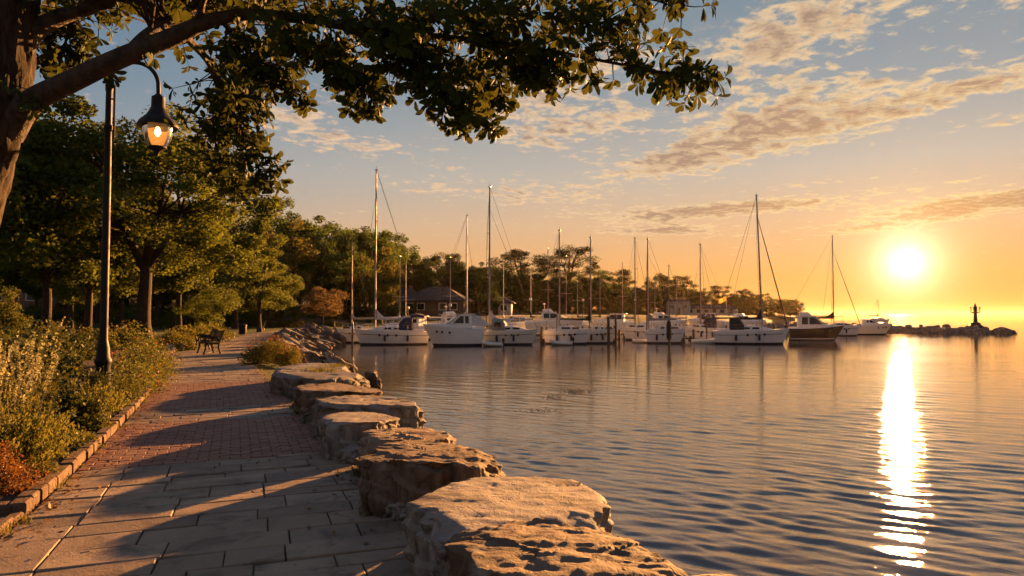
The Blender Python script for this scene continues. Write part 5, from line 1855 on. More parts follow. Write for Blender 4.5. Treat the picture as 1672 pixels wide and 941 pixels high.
def hull_sections(L, B, fb, fb_bow, rake=0.6, tr_w=0.72, power=False):
    """stations from the stern (x=-L/2) to the bow"""
    n = 16; secs = []
    for i in range(n + 1):
        t = i / n
        if t < 0.45:
            b = tr_w + (1 - tr_w) * math.sin(t / 0.45 * math.pi / 2)
        else:
            u = (t - 0.45) / 0.55
            b = (1 - u ** (2.3 if not power else 2.8))
        b = max(b * B / 2, 0.012)
        zs = fb + (fb_bow - fb) * t ** 1.8 + (0.06 * (1 - t) ** 2)
        fl = 0.93 - 0.30 * max(0, t - 0.5) / 0.5        # flare
        x = -L / 2 + L * t
        row = []
        for f, w in ((1.0, 1.0), (0.72, 0.965), (0.42, fl), (0.12, fl * 0.90), (0.0, fl * 0.84), (-0.25, fl * 0.55), (-0.5, 0.0)):
            z = f * zs if f >= 0 else f * 0.8
            xr = x - rake * (t ** 3) * (1 - max(f, 0)) - (0.22 * (1 - t) ** 6 * (1 - f) * -1)
            row.append((xr, b * w, z))
        secs.append(row)
    return secs


def build_hull(t, L, B, fb, fb_bow, mat, rake=0.6, tr_w=0.72, power=False, stripe=None):
    secs = hull_sections(L, B, fb, fb_bow, rake, tr_w, power)
    n = len(secs); k = len(secs[0])
    up, low = MB(), MB()

    def rings(a, b):
        out = []
        for s in secs:
            half = s[a:b]
            r = [Vector((x, y, z)) for x, y, z in half] + [Vector((x, -y, z)) for x, y, z in reversed(half)]
            out.append(r)
        return out
    ru = rings(0, 4)
    vs = [v for r in ru for v in r]; m = len(ru[0]); fs = []
    for i in range(n - 1):
        for j in range(m - 1):
            if j == m // 2 - 1: continue
            fs.append((i * m + j, i * m + j + 1, (i + 1) * m + j + 1, (i + 1) * m + j))
    fs.append(tuple(range(m)))       # transom
    up.add(vs, fs)
    h = up.build('hull', mat, t, True)
    rl = rings(3, 7)
    vs = [v for r in rl for v in r]; m = len(rl[0]); fs = []
    for i in range(n - 1):
        for j in range(m - 1):
            fs.append((i * m + j, i * m + j + 1, (i + 1) * m + j + 1, (i + 1) * m + j))
    fs.append(tuple(range(m)))
    MB().add(vs, fs).build('waterline_stripe', MATS['bootstripe'], h, True)
    # deck, a little below the sheer, with a toe rail
    vs, fs = [], []
    for s in secs:
        x, y, z = s[0]
        y = max(y - 0.03, 0.004)
        vs += [Vector((x, y, z - 0.035)), Vector((x, 0, z + 0.03)), Vector((x, -y, z - 0.035))]
    for i in range(n - 1):
        for j in range(2):
            fs.append((i * 3 + j, (i + 1) * 3 + j, (i + 1) * 3 + j + 1, i * 3 + j + 1))
    MB().add(vs, fs).build('deck', MATS['deck'], t, True)
    if stripe:
        for sy in (-1, 1):
            vs, fs = [], []
            for s in secs[:-1]:
                a, b = Vector(s[1]), Vector(s[2])
                for f in (0.80, 0.98) if stripe == 'low' else (0.02, 0.14):
                    p = a.lerp(b, f) if stripe != 'low' else Vector(s[2]).lerp(Vector(s[3]), f)
                    vs.append(Vector((p.x, (p.y + 0.012) * sy, p.z)))
            q = len(secs) - 1
            MB().add(vs, [(i * 2, i * 2 + 1, i * 2 + 3, i * 2 + 2) for i in range(q - 1)]).build('hull_stripe', MATS['stripe_white' if stripe == 'low' else 'bootstripe'], h)
    return secs


def sheer_at(secs, x):
    for a, b in zip(secs[:-1], secs[1:]):
        if a[0][0] <= x <= b[0][0]:
            f = (x - a[0][0]) / (b[0][0] - a[0][0])
            return a[0][1] + (b[0][1] - a[0][1]) * f, a[0][2] + (b[0][2] - a[0][2]) * f
    return secs[-1][0][1], secs[-1][0][2]


def house(t, name, mat, xs_, prof, ztop, parent=None):
    """superstructure lofted along x: xs_ = list of (x, halfwidth_bottom, z_bottom, halfwidth_top, z_top)"""
    rings = []
    for x, wb, zb, wt, zt in xs_:
        rings.append([Vector((x, wb, zb)), Vector((x, wt, zt - 0.05)), Vector((x, wt * 0.86, zt)), Vector((x, -wt * 0.86, zt)), Vector((x, -wt, zt - 0.05)), Vector((x, -wb, zb))])
    return MB().loft(rings).build(name, mat, parent or t, True)


def side_pane(parent, pts_xz, wfun, mat, thick=0.02, name='window'):
    """a window pane on each side of a house: polygon in x,z; wfun(x,z) gives the half width there"""
    for sy in (-1, 1):
        o_ = [Vector((x, sy * (wfun(x, z) + 0.018), z)) for x, z in pts_xz]
        i_ = [Vector((x, sy * (wfun(x, z) - thick), z)) for x, z in pts_xz]
        n = len(o_)
        fs = [tuple(range(n)), tuple(range(2 * n - 1, n - 1, -1))] + [(i, n + i, n + (i + 1) % n, (i + 1) % n) for i in range(n)]
        MB().add(o_ + i_, fs).build(name, mat, parent)


def rails(t, secs, L, x0, x1, h=0.55, both=True, n=6, name='guard_rail'):
    mb = MB()
    for sy in (-1, 1):
        top = []
        for i in range(n + 1):
            x = x0 + (x1 - x0) * i / n
            b, z = sheer_at(secs, x)
            y = sy * max(b - 0.06, 0.02)
            mb.tube([(x, y, z - 0.03), (x, y, z + h)], 0.013, 5)
            top.append((x, y, z + h))
        mb.tube(top, 0.010, 5); mb.tube([(a, b, c - h * 0.45) for a, b, c in top], 0.007, 4)
    # pulpit at the bow
    if x1 > L * 0.40:
        b, z = sheer_at(secs, x1)
        mb.tube([(x1, max(b - 0.06, .02), z + h), (x1 + 0.25, 0, z + h + 0.06), (x1, -max(b - 0.06, .02), z + h)], 0.016, 6)
        mb.tube([(x1 + 0.25, 0, z + h + 0.06), (x1 + 0.22, 0, z)], 0.014, 5)
    mb.build(name, MATS['steel'], t, True)


def sailboat(label, loc, rz, L, B=None, fb=1.08, mast_x=0.4, mast_h=12.0, mast_r=0.075, cover='cloth_white', boom_dir=-1, boom_len=3.2, rake=0.0, hullmat='gel_white',
             dodger=None, wheel=False, forestay='wire', fat_stay=0.013, group=None, detail=True, stripe='top', spreaders=2, cover_h=0.62, bimini=None, fender=True):
    B = B or L * 0.30
    t = thing('sailboat', label, 'sailboat', loc, rz, group)
    secs = build_hull(t, L, B, fb, fb * 1.28, MATS[hullmat], 0.55, 0.70, False, stripe if detail else None)
    # coach roof
    x0, x1 = -L * 0.16, L * 0.24
    def sz(x): return sheer_at(secs, x)
    ch = 0.42
    st = []
    for x, f in ((x0 - 0.18, 0.55), (x0, 0.95), (0.0, 1.0), (x1 - 0.7, 0.82), (x1, 0.30), (x1 + 0.35, 0.02)):
        b, z = sz(x)
        w = min(b - 0.28, B * 0.36)
        st.append((x, w, z - 0.03, w * 0.86, z + 0.03 + ch * f))
    cab = house(t, 'cabin', MATS['gel_white'], st, None, None)
    def wf(x, z):
        for a, b in zip(st[:-1], st[1:]):
            if a[0] <= x <= b[0]:
                f = (x - a[0]) / (b[0] - a[0])
                wb = a[1] + (b[1] - a[1]) * f; wt = a[3] + (b[3] - a[3]) * f
                zb = a[2] + (b[2] - a[2]) * f; zt = a[4] + (b[4] - a[4]) * f
                return wb + (wt - wb) * min(1, max(0, (z - zb) / max(0.05, zt - zb)))
        return st[0][1]
    zc = sz(0)[1]
    if detail:
        for a, b in ((x0 + 0.15, x0 + 0.95), (x0 + 1.1, x0 + 1.75)):
            side_pane(cab, [(a, zc + 0.14), (b, zc + 0.14), (b - 0.06, zc + 0.30), (a + 0.05, zc + 0.32)], wf, MATS['window'])
        # cockpit coaming
        cc = []
        for x in (-L * 0.42, -L * 0.16):
            b, z = sz(x); cc.append((x, b - 0.22, z - 0.04, b - 0.30, z + 0.20))
        house(t, 'cockpit', MATS['gel_white'], cc, None, None)
        rails(t, secs, L, -L * 0.47, L * 0.47, 0.55, n=7)
    # mast, spreaders, boom
    mx = mast_x; mast_r *= 0.8
    zd = sz(mx)[1]
    top = Vector((mx - rake * mast_h, 0, mast_h))
    mast = MB().tube([(mx, 0, zd - 0.05), (mx - rake * mast_h * .5, 0, mast_h * .5), top], [mast_r, mast_r * 0.95, mast_r * 0.7], 8).build('mast', MATS['alu'], t, True)
    tk = MB(); tk.tube([top, top + Vector((0, 0, 0.35))], 0.012, 4); tk.tube([top + Vector((-0.18, 0, 0.10)), top + Vector((0.2, 0, 0.10))], 0.012, 4); tk.box(top + Vector((0, 0, 0.02)), (0.22, 0.08, 0.06))
    tk.build('mast_head', MATS['mastdark'], mast)
    sps = []
    for k in range(spreaders):
        f = (0.42, 0.70)[k] if spreaders == 2 else 0.5
        c = Vector((mx - rake * mast_h * f, 0, mast_h * f)); w = B * (0.42 - 0.10 * k)
        MB().tube([c + Vector((-0.1, -w, 0.05)), c, c + Vector((-0.1, w, 0.05))], [0.02, 0.032, 0.02], 6).build('spreader', MATS['alu'], mast, True)
        sps.append((c, w))
    zb = zd + 1.0
    bx0 = Vector((mx - rake * zb, 0, zb)); bx1 = bx0 + Vector((boom_dir * boom_len, 0, 0.06))
    boom = MB().tube([bx0, bx1], 0.06, 8).build('boom', MATS['alu'], t, True)
    if cover:
        n = 12; rings = []
        for i in range(n + 1):
            u = i / n
            c = bx0.lerp(bx1, u * 0.97 + 0.01)
            h = (0.20 + cover_h * max(0, 1 - u / 0.20) ** 1.6 - 0.07 * u) * 0.9
            w = 0.13 - 0.05 * u
            lump = 1 + 0.08 * math.sin(i * 2.3)
            zt = c.z - 0.05
            rings.append([c + Vector((0, w * 0.8, -0.09)), c + Vector((0, w * lump, 0.06)), Vector((c.x, w * 0.45, zt + h * 0.8 * lump)), Vector((c.x, 0, zt + h * lump)), Vector((c.x, -w * 0.45, zt + h * 0.8 * lump)), c + Vector((0, -w * lump, 0.06)), c + Vector((0, -w * 0.8, -0.09))])
        MB().loft(rings).build('sail_cover', MATS[cover], boom, True)
    # standing rigging
    wr = 0.013
    bow = Vector((L / 2 - 0.12, 0, fb * 1.28 + 0.05)); stern = Vector((-L / 2 + 0.1, 0, fb + 0.08))
    hp = Vector((mx - rake * mast_h * 0.86, 0, mast_h * 0.86))
    MB().tube([hp, hp.lerp(bow, .5), bow], [0.5 * fat_stay, fat_stay, fat_stay * 1.1], 7).build('forestay', MATS[forestay], t, True)
    MB().tube([top, stern], wr, 4, False).build('backstay', MATS['wire'], t)
    sh = MB()
    for sy in (-1, 1):
        b, z = sz(mx - 0.15)
        foot = Vector((mx - 0.15, sy * (b - 0.05), z))
        last = top
        for c, w in reversed(sps):
            q = c + Vector((-0.1, sy * w, 0.05)); sh.tube([last, q], wr, 4, False); last = q
            sh.tube([c, foot], wr, 4, False)
        sh.tube([last, foot], wr, 4, False)
    sh.tube([top.lerp(bx1, 0.0) + Vector((0.05 * boom_dir, 0, 0)), bx1], wr * 0.8, 4, False)
    sh.build('shroud', MATS['wire'], t)
    if dodger:
        xa, xb = x0 - 0.75, x0 + 0.45
        b, z = sz(xa)
        rings = []
        for x, h in ((xa, 1.12), (xa + 0.35, 1.2), (xb - 0.35, 1.12), (xb, 0.62)):
            w = B * 0.34
            rings.append([Vector((x, w, z + 0.12)), Vector((x, w * 0.96, z + h * 0.7)), Vector((x, w * 0.62, z + h)), Vector((x, -w * 0.62, z + h)), Vector((x, -w * 0.96, z + h * 0.7)), Vector((x, -w, z + 0.12))])
        dg = MB().loft(rings).build('dodger', MATS[dodger], t, True)
        wfd = lambda x, zz: B * 0.34
        if dodger != 'cloth_dark':
            side_pane(dg, [(xa + 0.22, z + 0.40), (xb - 0.30, z + 0.40), (xb - 0.36, z + 0.78), (xa + 0.26, z + 0.80)], lambda x, zz: B * 0.332, MATS['window'])
    if bimini:
        xa, xb = -L * 0.42, x0 - 0.55
        b, z = sz(xa); w = B * 0.36
        rings = []
        for i in range(7):
            x = xa + (xb - xa) * i / 6; hh = z + 1.42 + 0.10 * math.sin(math.pi * i / 6)
            rings.append([Vector((x, w, hh - 0.28)), Vector((x, w * 0.9, hh - 0.04)), Vector((x, 0, hh + 0.05)), Vector((x, -w * 0.9, hh - 0.04)), Vector((x, -w, hh - 0.28)), Vector((x, -w * .9, hh - 0.07)), Vector((x, 0, hh + 0.02)), Vector((x, w * .9, hh - 0.07))])
        bm_ = MB().loft(rings).build('bimini', MATS[bimini], t, True)
        fr_ = MB()
        for x in (xa + 0.1, xb - 0.1):
            for sy in (-1, 1): fr_.tube([(x, sy * w, z - 0.02), (x, sy * w, z + 1.2)], 0.014, 5)
        fr_.build('bimini_frame', MATS['steel'], bm_)
    if fender and detail:
        for x in (-L * 0.2, L * 0.1):
            b, z = sz(x)
            for sy in (-1, 1):
                MB().lathe([(0.03, -0.35), (0.10, -0.30), (0.10, 0.12), (0.03, 0.18), (0.01, 0.30)], (x, sy * (b + 0.07), z * 0.55), 8).build('fender', MATS['fender'], t, True)
    if detail:
        # a few hull ports
        for x in (-L * 0.05, L * 0.06, L * 0.17):
            b, z = sheer_at(secs, x)
            for sy in (-1, 1):
                MB().lathe([(0.11, -0.01), (0.11, 0.02)], (0, 0, 0), 10).build('port', MATS['window'], t).matrix_local = Matrix.Translation((x, sy * (b * 0.968), z * 0.70)) @ Matrix.Rotation(-sy * math.pi / 2, 4, 'X')
    return t, secs


def cruiser(label, loc, rz, L, B, fb, hullmat, cabx, cabh, stripe=None, fly=False, group='motor boats in the marina', rail=True, canvas=None):
    t = thing('motor_boat', label, 'motor boat', loc, rz, group)
    secs = build_hull(t, L, B, fb, fb * 1.35, MATS[hullmat], 0.9, 0.90, True, stripe)
    sz = lambda x: sheer_at(secs, x)
    xa, xb = cabx            # cabin from xa (aft) to xb (front foot)
    ff = []
    for x, f in ((xa + 0.2, 0.30), (xb - 0.3, 0.32), (xb + 0.8, 0.22), (L * 0.40, 0.03)):
        b, z = sz(x); w = max(0.1, b - 0.25); ff.append((x, w, z - 0.04, w * 0.85, z + 0.02 + f))
    house(t, 'foredeck', MATS['gel_white'], ff, None, None)
    z0 = sz(0)[1]
    w = min(B * 0.40, sz(xa)[0] - 0.18)
    zt = z0 + 0.25 + cabh
    st = [(xa - 0.05, w, z0 - 0.04, w * 0.80, zt - 0.02), (xa + 0.15, w, z0 - 0.04, w * 0.80, zt), (xb - 0.95, w * 0.97, z0 - 0.02, w * 0.78, zt), (xb, w * 0.88, z0, w * 0.75, z0 + 0.32)]
    cab = house(t, 'cabin', MATS['gel_white'], st, None, None)
    wt = lambda x, z: w * (0.985 - 0.03 * (x > xb - 0.95)) * (1 - (0.20) * min(1, max(0, (z - z0 + .04) / (zt - z0)))) 
    m1 = (xa + xb - 0.7) / 2
    side_pane(cab, [(xa + 0.22, z0 + 0.38), (m1 - 0.06, z0 + 0.38), (m1 - 0.06, zt - 0.12), (xa + 0.25, zt - 0.12)], wt, MATS['window'])
    side_pane(cab, [(m1 + 0.06, z0 + 0.38), (xb - 0.35, z0 + 0.38), (xb - 0.98, zt - 0.12), (m1 + 0.06, zt - 0.12)], wt, MATS['window'])
    # windscreen
    v = [Vector((xb - 0.90, w * 0.66, zt - 0.07)), Vector((xb - 0.90, -w * 0.66, zt - 0.07)), Vector((xb - 0.02, -w * 0.70, z0 + 0.40)), Vector((xb - 0.02, w * 0.70, z0 + 0.40))]
    nn = Vector((0.55, 0, 0.83)) * 0.03
    MB().add([p + nn for p in v] + [p - nn for p in v], [(0, 1, 2, 3), (7, 6, 5, 4), (0, 4, 5, 1), (1, 5, 6, 2), (2, 6, 7, 3), (3, 7, 4, 0)]).build('windscreen', MATS['window'], cab)
    # roof lip
    MB().box(((xa + xb - 0.95) / 2 - 0.12, 0, zt + 0.03), (xb - 0.95 - xa + 0.55, w * 1.72, 0.06)).build('roof', MATS['gel_white'], cab, bevel=0.02)
    cc = []
    for x in (-L * 0.48, xa):
        b, z = sz(x); cc.append((x, b - 0.10, z - 0.04, b - 0.2, z + 0.16))
    house(t, 'cockpit', MATS['gel_white'], cc, None, None)
    if fly:
        house(t, 'flybridge', MATS['gel_white'], [(xa + 0.1, w * 0.62, zt + 0.04, w * 0.58, zt + 0.36), (xb - 1.6, w * 0.6, zt + 0.04, w * 0.55, zt + 0.42), (xb - 1.25, w * 0.45, zt + 0.04, w * 0.35, zt + 0.14)], None, None)
        mm = MB(); mm.tube([(xa + 0.4, 0, zt + 0.05), (xa + 0.3, 0, zt + 0.9)], 0.02, 5); mm.lathe([(0.16, 0.9), (0.18, 0.95), (0.16, 1.03), (0.05, 1.08)], (xa + 0.3, 0, zt), 10)
        mm.build('radar', MATS['gel_white'], t, True)
    if canvas:
        b, z = sz(xa); ww = w * 0.85
        rings = []
        for x, h in ((xa - 0.02, zt), (xa - 0.7, zt - 0.10), (xa - 1.5, z0 + 0.35)):
            rings.append([Vector((x, ww, z0 + 0.15)), Vector((x, ww * 0.9, (h + z0) / 2 + 0.1)), Vector((x, ww * 0.75, h)), Vector((x, -ww * 0.75, h)), Vector((x, -ww * 0.9, (h + z0) / 2 + 0.1)), Vector((x, -ww, z0 + 0.15))])
        MB().loft(rings).build('canvas_back', MATS[canvas], t, True)
    if rail: rails(t, secs, L, 0.0, L * 0.46, 0.5, n=5)
    for x in (L * 0.10, L * 0.22, L * 0.30):
        b, z = sz(x)
        for sy in (-1, 1):
            MB().lathe([(0.10, -0.01), (0.10, 0.025)], (0, 0, 0), 10).build('port', MATS['window'], t).matrix_local = Matrix.Translation((x, sy * (b * 0.970), z * 0.72)) @ Matrix.Rotation(-sy * math.pi / 2, 4, 'X')
    return t


def dinghy(label, loc, rz, L=2.6, rubber=True, motor=True):
    t = thing('dinghy', label, 'dinghy', loc, rz, 'dinghies by the floating docks')
    w = L * 0.24; r = L * 0.075
    pts = [(-L / 2, w, 0.16), (0, w, 0.17), (L * 0.28, w * 0.92, 0.22), (L * 0.44, w * 0.5, 0.30), (L * 0.5, 0, 0.33), (L * 0.44, -w * 0.5, 0.30), (L * 0.28, -w * 0.92, 0.22), (0, -w, 0.17), (-L / 2, -w, 0.16)]
    sp = catmull([(*p, 0) for p in pts], 4)
    MB().tube([q[:3] for q in sp], r, 10).build('tube', MATS['gel_cream' if rubber else 'gel_white'], t, True)
    MB().loft([[Vector((x, w * f, 0.12)), Vector((x, 0, -0.08)), Vector((x, -w * f, 0.12)), Vector((x, 0, 0.06))] for x, f in ((-L / 2 + 0.05, 1), (0, 1), (L * 0.30, 0.85), (L * 0.46, 0.2))]).build('hull', MATS['deck'], t, True)
    MB().box((-L / 2 + 0.06, 0, 0.22), (0.05, w * 1.9, 0.30)).build('transom', MATS['deck'], t, bevel=0.01)
    MB().box((-0.1, 0, 0.24), (0.22, w * 1.9, 0.03)).build('thwart', MATS['timber'], t, bevel=0.008)
    if motor:
        m = MB().box((-L / 2 - 0.06, 0, 0.52), (0.22, 0.2, 0.30)).build('outboard', MATS['cloth_dark'], t, bevel=0.05)
        MB().tube([(-L / 2 - 0.08, 0, 0.4), (-L / 2 - 0.1, 0, -0.25)], 0.05, 6).build('motor_leg', MATS['cloth_dark'], m, True)
    return t


def place(pl, pr, wl, heading, bratio=0.30):
    """hull seen from photo pixel pl to pr with its waterline at photo row wl; heading in degrees (0 = bow right)"""
    d = (WATER - EYE) / ray((pl + pr) / 2, wl).z
    W = (pr - pl) / FPX * d
    h = R(heading)
    L = W / (abs(math.cos(h)) + bratio * 0.75 * abs(math.sin(h)))
    d2 = d + abs(math.sin(h)) * L * 0.35 + 0.8
    x = ((pl + pr) / 2 - 836) / FPX * d2
    return (x, d2, WATER), h, L, d2


def mast_local(px, loc, h, d):
    """where along the hull the mast stands so that it rises at photo column px"""
    x = (px - 836) / FPX * d
    return (x - loc[0]) / math.cos(h)


def add_sail(label, pl, pr, wl, heading, mast_px, mast_top, **kw):
    loc, h, L, d = place(pl, pr, wl, heading)
    L *= kw.pop('lscale', 1.0)
    mx = mast_local(mast_px, loc, h, d)
    mx = max(-L * 0.42, min(L * 0.42, mx))
    mh = (513 - mast_top) * d / FPX + EYE - WATER
    bl = kw.pop('boom_px', 48) / FPX * d
    bs = kw.pop('boom_side', -1)      # -1: boom runs to the left in the photo
    return sailboat(label, loc, h, L, mast_x=mx, mast_h=mh, boom_dir=bs * (1 if math.cos(h) > 0 else -1), boom_len=bl / abs(math.cos(h)), **kw)


GSB = 'sailboats in the front row of the marina'
add_sail('leftmost sailboat by the stone bank, with a short mast and dark sail cover', 549, 614, 561, 200, 575, 402, cover='cloth_grey', boom_px=34, boom_side=1, group=GSB, mast_r=0.065, cover_h=0.45)
add_sail('white sailboat with the tallest mast and a navy blue canvas cockpit enclosure', 577, 704, 564, 192, 614, 278, cover='cloth_white', boom_px=78, boom_side=1, group=GSB, mast_r=0.10, dodger='cloth_navy', bimini='cloth_navy', cover_h=0.8, forestay='wire', fat_stay=0.02)
add_sail('sailboat behind the white cabin cruiser, its pale sail cover pointing left', 700, 790, 553, 10, 762, 352, cover='cloth_white', boom_px=62, boom_side=-1, group=GSB, mast_r=0.085, cover_h=0.7, fat_stay=0.02)
loc, h, L, d = place(688, 792, 566, 200)
cruiser('white cabin cruiser with a sunlit stern and big cabin windows', loc, h, L, L * 0.34, 1.35, 'gel_white', (-L * 0.28, L * 0.10), 0.85, canvas='cloth_white')
add_sail('cream sailboat with the second tallest mast and a grey spray hood', 784, 882, 564, -14, 799, 303, cover='cloth_white', boom_px=72, boom_side=1, group=GSB, mast_r=0.10, dodger='cloth_grey', hullmat='gel_cream', cover_h=0.8, forestay='cloth_dark', fat_stay=0.02)
add_sail('white sailboat between two dinghies, its pale sail cover pointing left', 886, 969, 563, -18, 914, 376, cover='cloth_white', boom_px=40, boom_side=-1, group=GSB, mast_r=0.08, cover_h=0.6, hullmat='gel_white')
add_sail('white sailboat with a dark green sail cover next to the wooden pile', 946, 1010, 562, -10, 965, 388, cover='cloth_green', boom_px=52, boom_side=-1, group=GSB, mast_r=0.07, cover_h=0.7, hullmat='gel_cream')
add_sail('small sailboat at the left of the twin masts, grey sail cover pointing left', 1010, 1075, 556, 195, 1037, 390, cover='cloth_grey', boom_px=24, boom_side=-1, group=GSB, mast_r=0.07, cover_h=0.6)
add_sail('sailboat at the right of the twin masts with grey canvas over its cockpit', 1052, 1120, 562, -16, 1057, 390, cover='cloth_grey', boom_px=44, boom_side=1, group=GSB, mast_r=0.07, cover_h=0.6, bimini='cloth_grey')
add_sail('sailboat with the lowest mast, behind the dark capped pile', 1080, 1130, 551, 10, 1092, 435, cover='cloth_white', boom_px=30, boom_side=1, group=GSB, mast_r=0.055, cover_h=0.4)
add_sail('white sailboat with dark sail cover left of the big sloop', 1112, 1180, 556, 190, 1144, 400, cover='cloth_dark', boom_px=52, boom_side=1, group=GSB, mast_r=0.07, cover_h=0.5, dodger='cloth_navy')
add_sail('big white sloop with black sail cover and a thick dark furled forestay', 1163, 1287, 563, -15, 1243, 320, cover='cloth_dark', boom_px=50, boom_side=-1, group=GSB, mast_r=0.095, cover_h=0.9, dodger='cloth_dark', forestay='cloth_dark', fat_stay=0.055, rake=0.028)
loc, h, L, d = place(1286, 1376, 557, -14)
cruiser('dark hulled motor yacht with white cabin, white waterline stripe and flybridge', loc, h, L, L * 0.32, 1.12, 'gel_dark', (-L * 0.30, L * 0.16), 0.95, stripe='low', fly=True)
add_sail('white sailboat beyond the dark motor yacht with brown sail cover', 1340, 1404, 549, -12, 1362, 386, cover='cloth_brown', boom_px=72, boom_side=-1, group=GSB, mast_r=0.085, cover_h=0.7, forestay='cloth_brown', fat_stay=0.04, hullmat='gel_white')
loc, h, L, d = place(1392, 1455, 547, -10)
cruiser('cream motor boat at the right end of the marina next to the breakwater', loc, h, L, L * 0.34, 1.05, 'gel_cream', (-L * 0.22, L * 0.14), 0.55)
# dinghies and small floats
for (pl, pr, wl, hd, lb) in ((787, 822, 566, 170, 'grey inflatable dinghy at the stern of the white cabin cruiser'), (898, 934, 564, 172, 'pale dinghy with outboard in front of the sailboat with the left pointing cover'),
                             (1030, 1067, 560, -10, 'long white dinghy between the wooden piles and the twin masts'), (1125, 1172, 561, -8, 'white dinghy with dark outboard beside the big white sloop')):
    loc, h, L, d = place(pl, pr, wl, hd)
    dinghy(lb, (loc[0], loc[1] - 0.6, WATER), h, L, True, 'outboard' in lb or 'inflatable' in lb)

# ---- back rows: hulls mostly hidden, bare masts showing between the front boats
rg = random.Random(404)
BACK = []
GBK = 'sailboats in the back rows of the marina'
LBK = 'plain sailboat in the back rows, its bare mast showing between the front boats'
for i, (px, top, d) in enumerate(((650, 418, 76), (662, 428, 75), (733, 420, 86), (822, 428, 96), (868, 438, 100), (893, 405, 102), (923, 418, 104), (946, 440, 102), (978, 436, 112), (1018, 430, 118), (1072, 452, 122), (1104, 455, 124), (1160, 474, 130))):
    d = d if px > 700 else d
    x = (px - 836) / FPX * d
    mh = (513 - top) * d / FPX + EYE - WATER
    if i < 3:
        b, _ = sailboat(LBK, (x, d, WATER), R(rg.choice((75, 95, 110))), 7.6 + 0.6 * i, mast_x=0.5, mast_h=mh, mast_r=0.06, cover=('cloth_white', 'cloth_navy', 'cloth_dark')[i], boom_len=2.8, group=GBK, detail=False, spreaders=1, fender=False)
        BACK.append((b, mh))
    else:
        src, h0 = BACK[i % 3]
        c = copy_tree(src); c.location = (x, d, WATER); c.rotation_euler = (0, 0, R(rg.uniform(60, 120)))
        # a mast of its own height
        for ch in list(c.children):
            if ch.name.split('.')[0] in ('mast', 'forestay', 'backstay', 'shroud'):
                ch.scale = (1, 1, mh / h0)

GCB = 'motor boats in the back rows of the marina'
for i, (px, d, hd) in enumerate(((668, 73, 160), (745, 82, 20), (838, 92, 195), (905, 88, -15), (1000, 96, 170), (1085, 104, 10), (1150, 112, 190), (1215, 112, 5))):
    hh = rg.uniform(-15, 15)
    if i < 2:
        cb = cruiser('white motor boat in the back rows, seen between the hulls of the front row', ((px - 836) / FPX * d, d, WATER), R(hd), 6.6 + i, 2.5, 1.2 + 0.15 * i, 'gel_white', (-1.6, 1.1), 0.8, fly=bool(i), group=GCB)
        CB = (cb,) if i == 0 else CB + (cb,)
    else:
        c = copy_tree(CB[i % 2]); c.location = ((px - 836) / FPX * d, d, WATER); c.rotation_euler = (0, 0, R(hd + hh)); c.scale = (1, 1, rg.uniform(0.9, 1.2))

# ---- docks and piles
def dock(label, a, b, w=1.6, piles=True):
    a, b = Vector((a[0], a[1], 0)), Vector((b[0], b[1], 0))
    v = b - a; L = v.length
    t = thing('dock', label, 'dock', (a.x, a.y, WATER), math.atan2(v.y, v.x), 'wooden docks of the marina')
    pl = MB(); n = int(L / 0.16)
    for i in range(n):
        pl.box((0.08 + i * L / n, 0, 0.45), (L / n - 0.015, w, 0.04))
    pl.build('planking', MATS['timber'], t)
    MB().box((L / 2, w / 2 - 0.06, 0.34), (L, 0.08, 0.2)).box((L / 2, -w / 2 + 0.06, 0.34), (L, 0.08, 0.2)).build('beam', MATS['pile'], t)
    if piles:
        k = 0
        while k < L:
            for sy in (-1, 1):
                MB().tube([(k + 0.3, sy * (w / 2 + 0.12), -1.5), (k + 0.3, sy * (w / 2 + 0.12), 1.25)], 0.12, 8).build('post', MATS['pile'], t, True)
            k += 5.0
    return t


dock('wooden dock running out from the stone bank behind the leftmost sailboats', (-16.0, 71.5), (12, 79), 1.8)
dock('long wooden dock behind the middle of the front row of boats', (12.2, 79.3), (40, 92), 1.8)
dock('short finger dock beside the cream sailboat', (3.2, 61.5), (4.0, 76.0), 0.9)
dock('short finger dock near the two wooden piles', (9.2, 62), (9.9, 78), 0.9)
dock('short finger dock left of the big white sloop', (16.2, 63), (17.4, 80), 0.9)


for i, (x, y) in enumerate(((3.6, 66.5), (-6.5, 74.4), (9.5, 70.5), (17.0, 72.5), (23.0, 84.5), (-12.0, 72.7))):
    t = thing('dock_box', 'pale storage box standing on the dock planks among the boats', 'dock box', (x, y, WATER + 0.47), R(13 * i), 'storage boxes on the docks')
    MB().box((0, 0, 0.28), (1.1, 0.55, 0.56)).build('body', MATS['gel_cream'], t, bevel=0.03)
    MB().box((0, 0, 0.60), (1.16, 0.60, 0.08)).build('lid', MATS['gel_white'], t, bevel=0.03)


def pile(label, px, top, wl, r=0.11, cap=None):
    d = (WATER - EYE) / ray(px, wl).z
    x = (px - 836) / FPX * d
    h = (513 - top) * d / FPX + EYE - WATER
    t = thing('mooring_pile', label, 'pile', (x, d, WATER), 0, 'mooring piles among the boats')
    MB().tube([(0, 0, -1.5), (0.02, 0, h * .5), (0, 0, h)], [r * 1.1, r, r * 0.95], 10).build('post', MATS['pile'], t, True)
    if cap:
        MB().lathe([(r * 1.9, h - 1.55), (r * 2.6, h - 1.3), (r * 2.6, h - 0.35), (r * 1.6, h - 0.08), (r * 0.5, h)], n=12).build('wrap', MATS['cloth_brown'], t, True)
    else:
        MB().lathe([(r * 1.15, h - 0.02), (r * 1.15, h + 0.03), (r * 0.3, h + 0.16)], n=10).build('cap', MATS['pile'], t, True)
pile('tall wooden pile in front of the sailboat with green sail cover', 993, 520, 568)
pile('wooden pile just right of the tall one', 1005, 516, 562, 0.10)
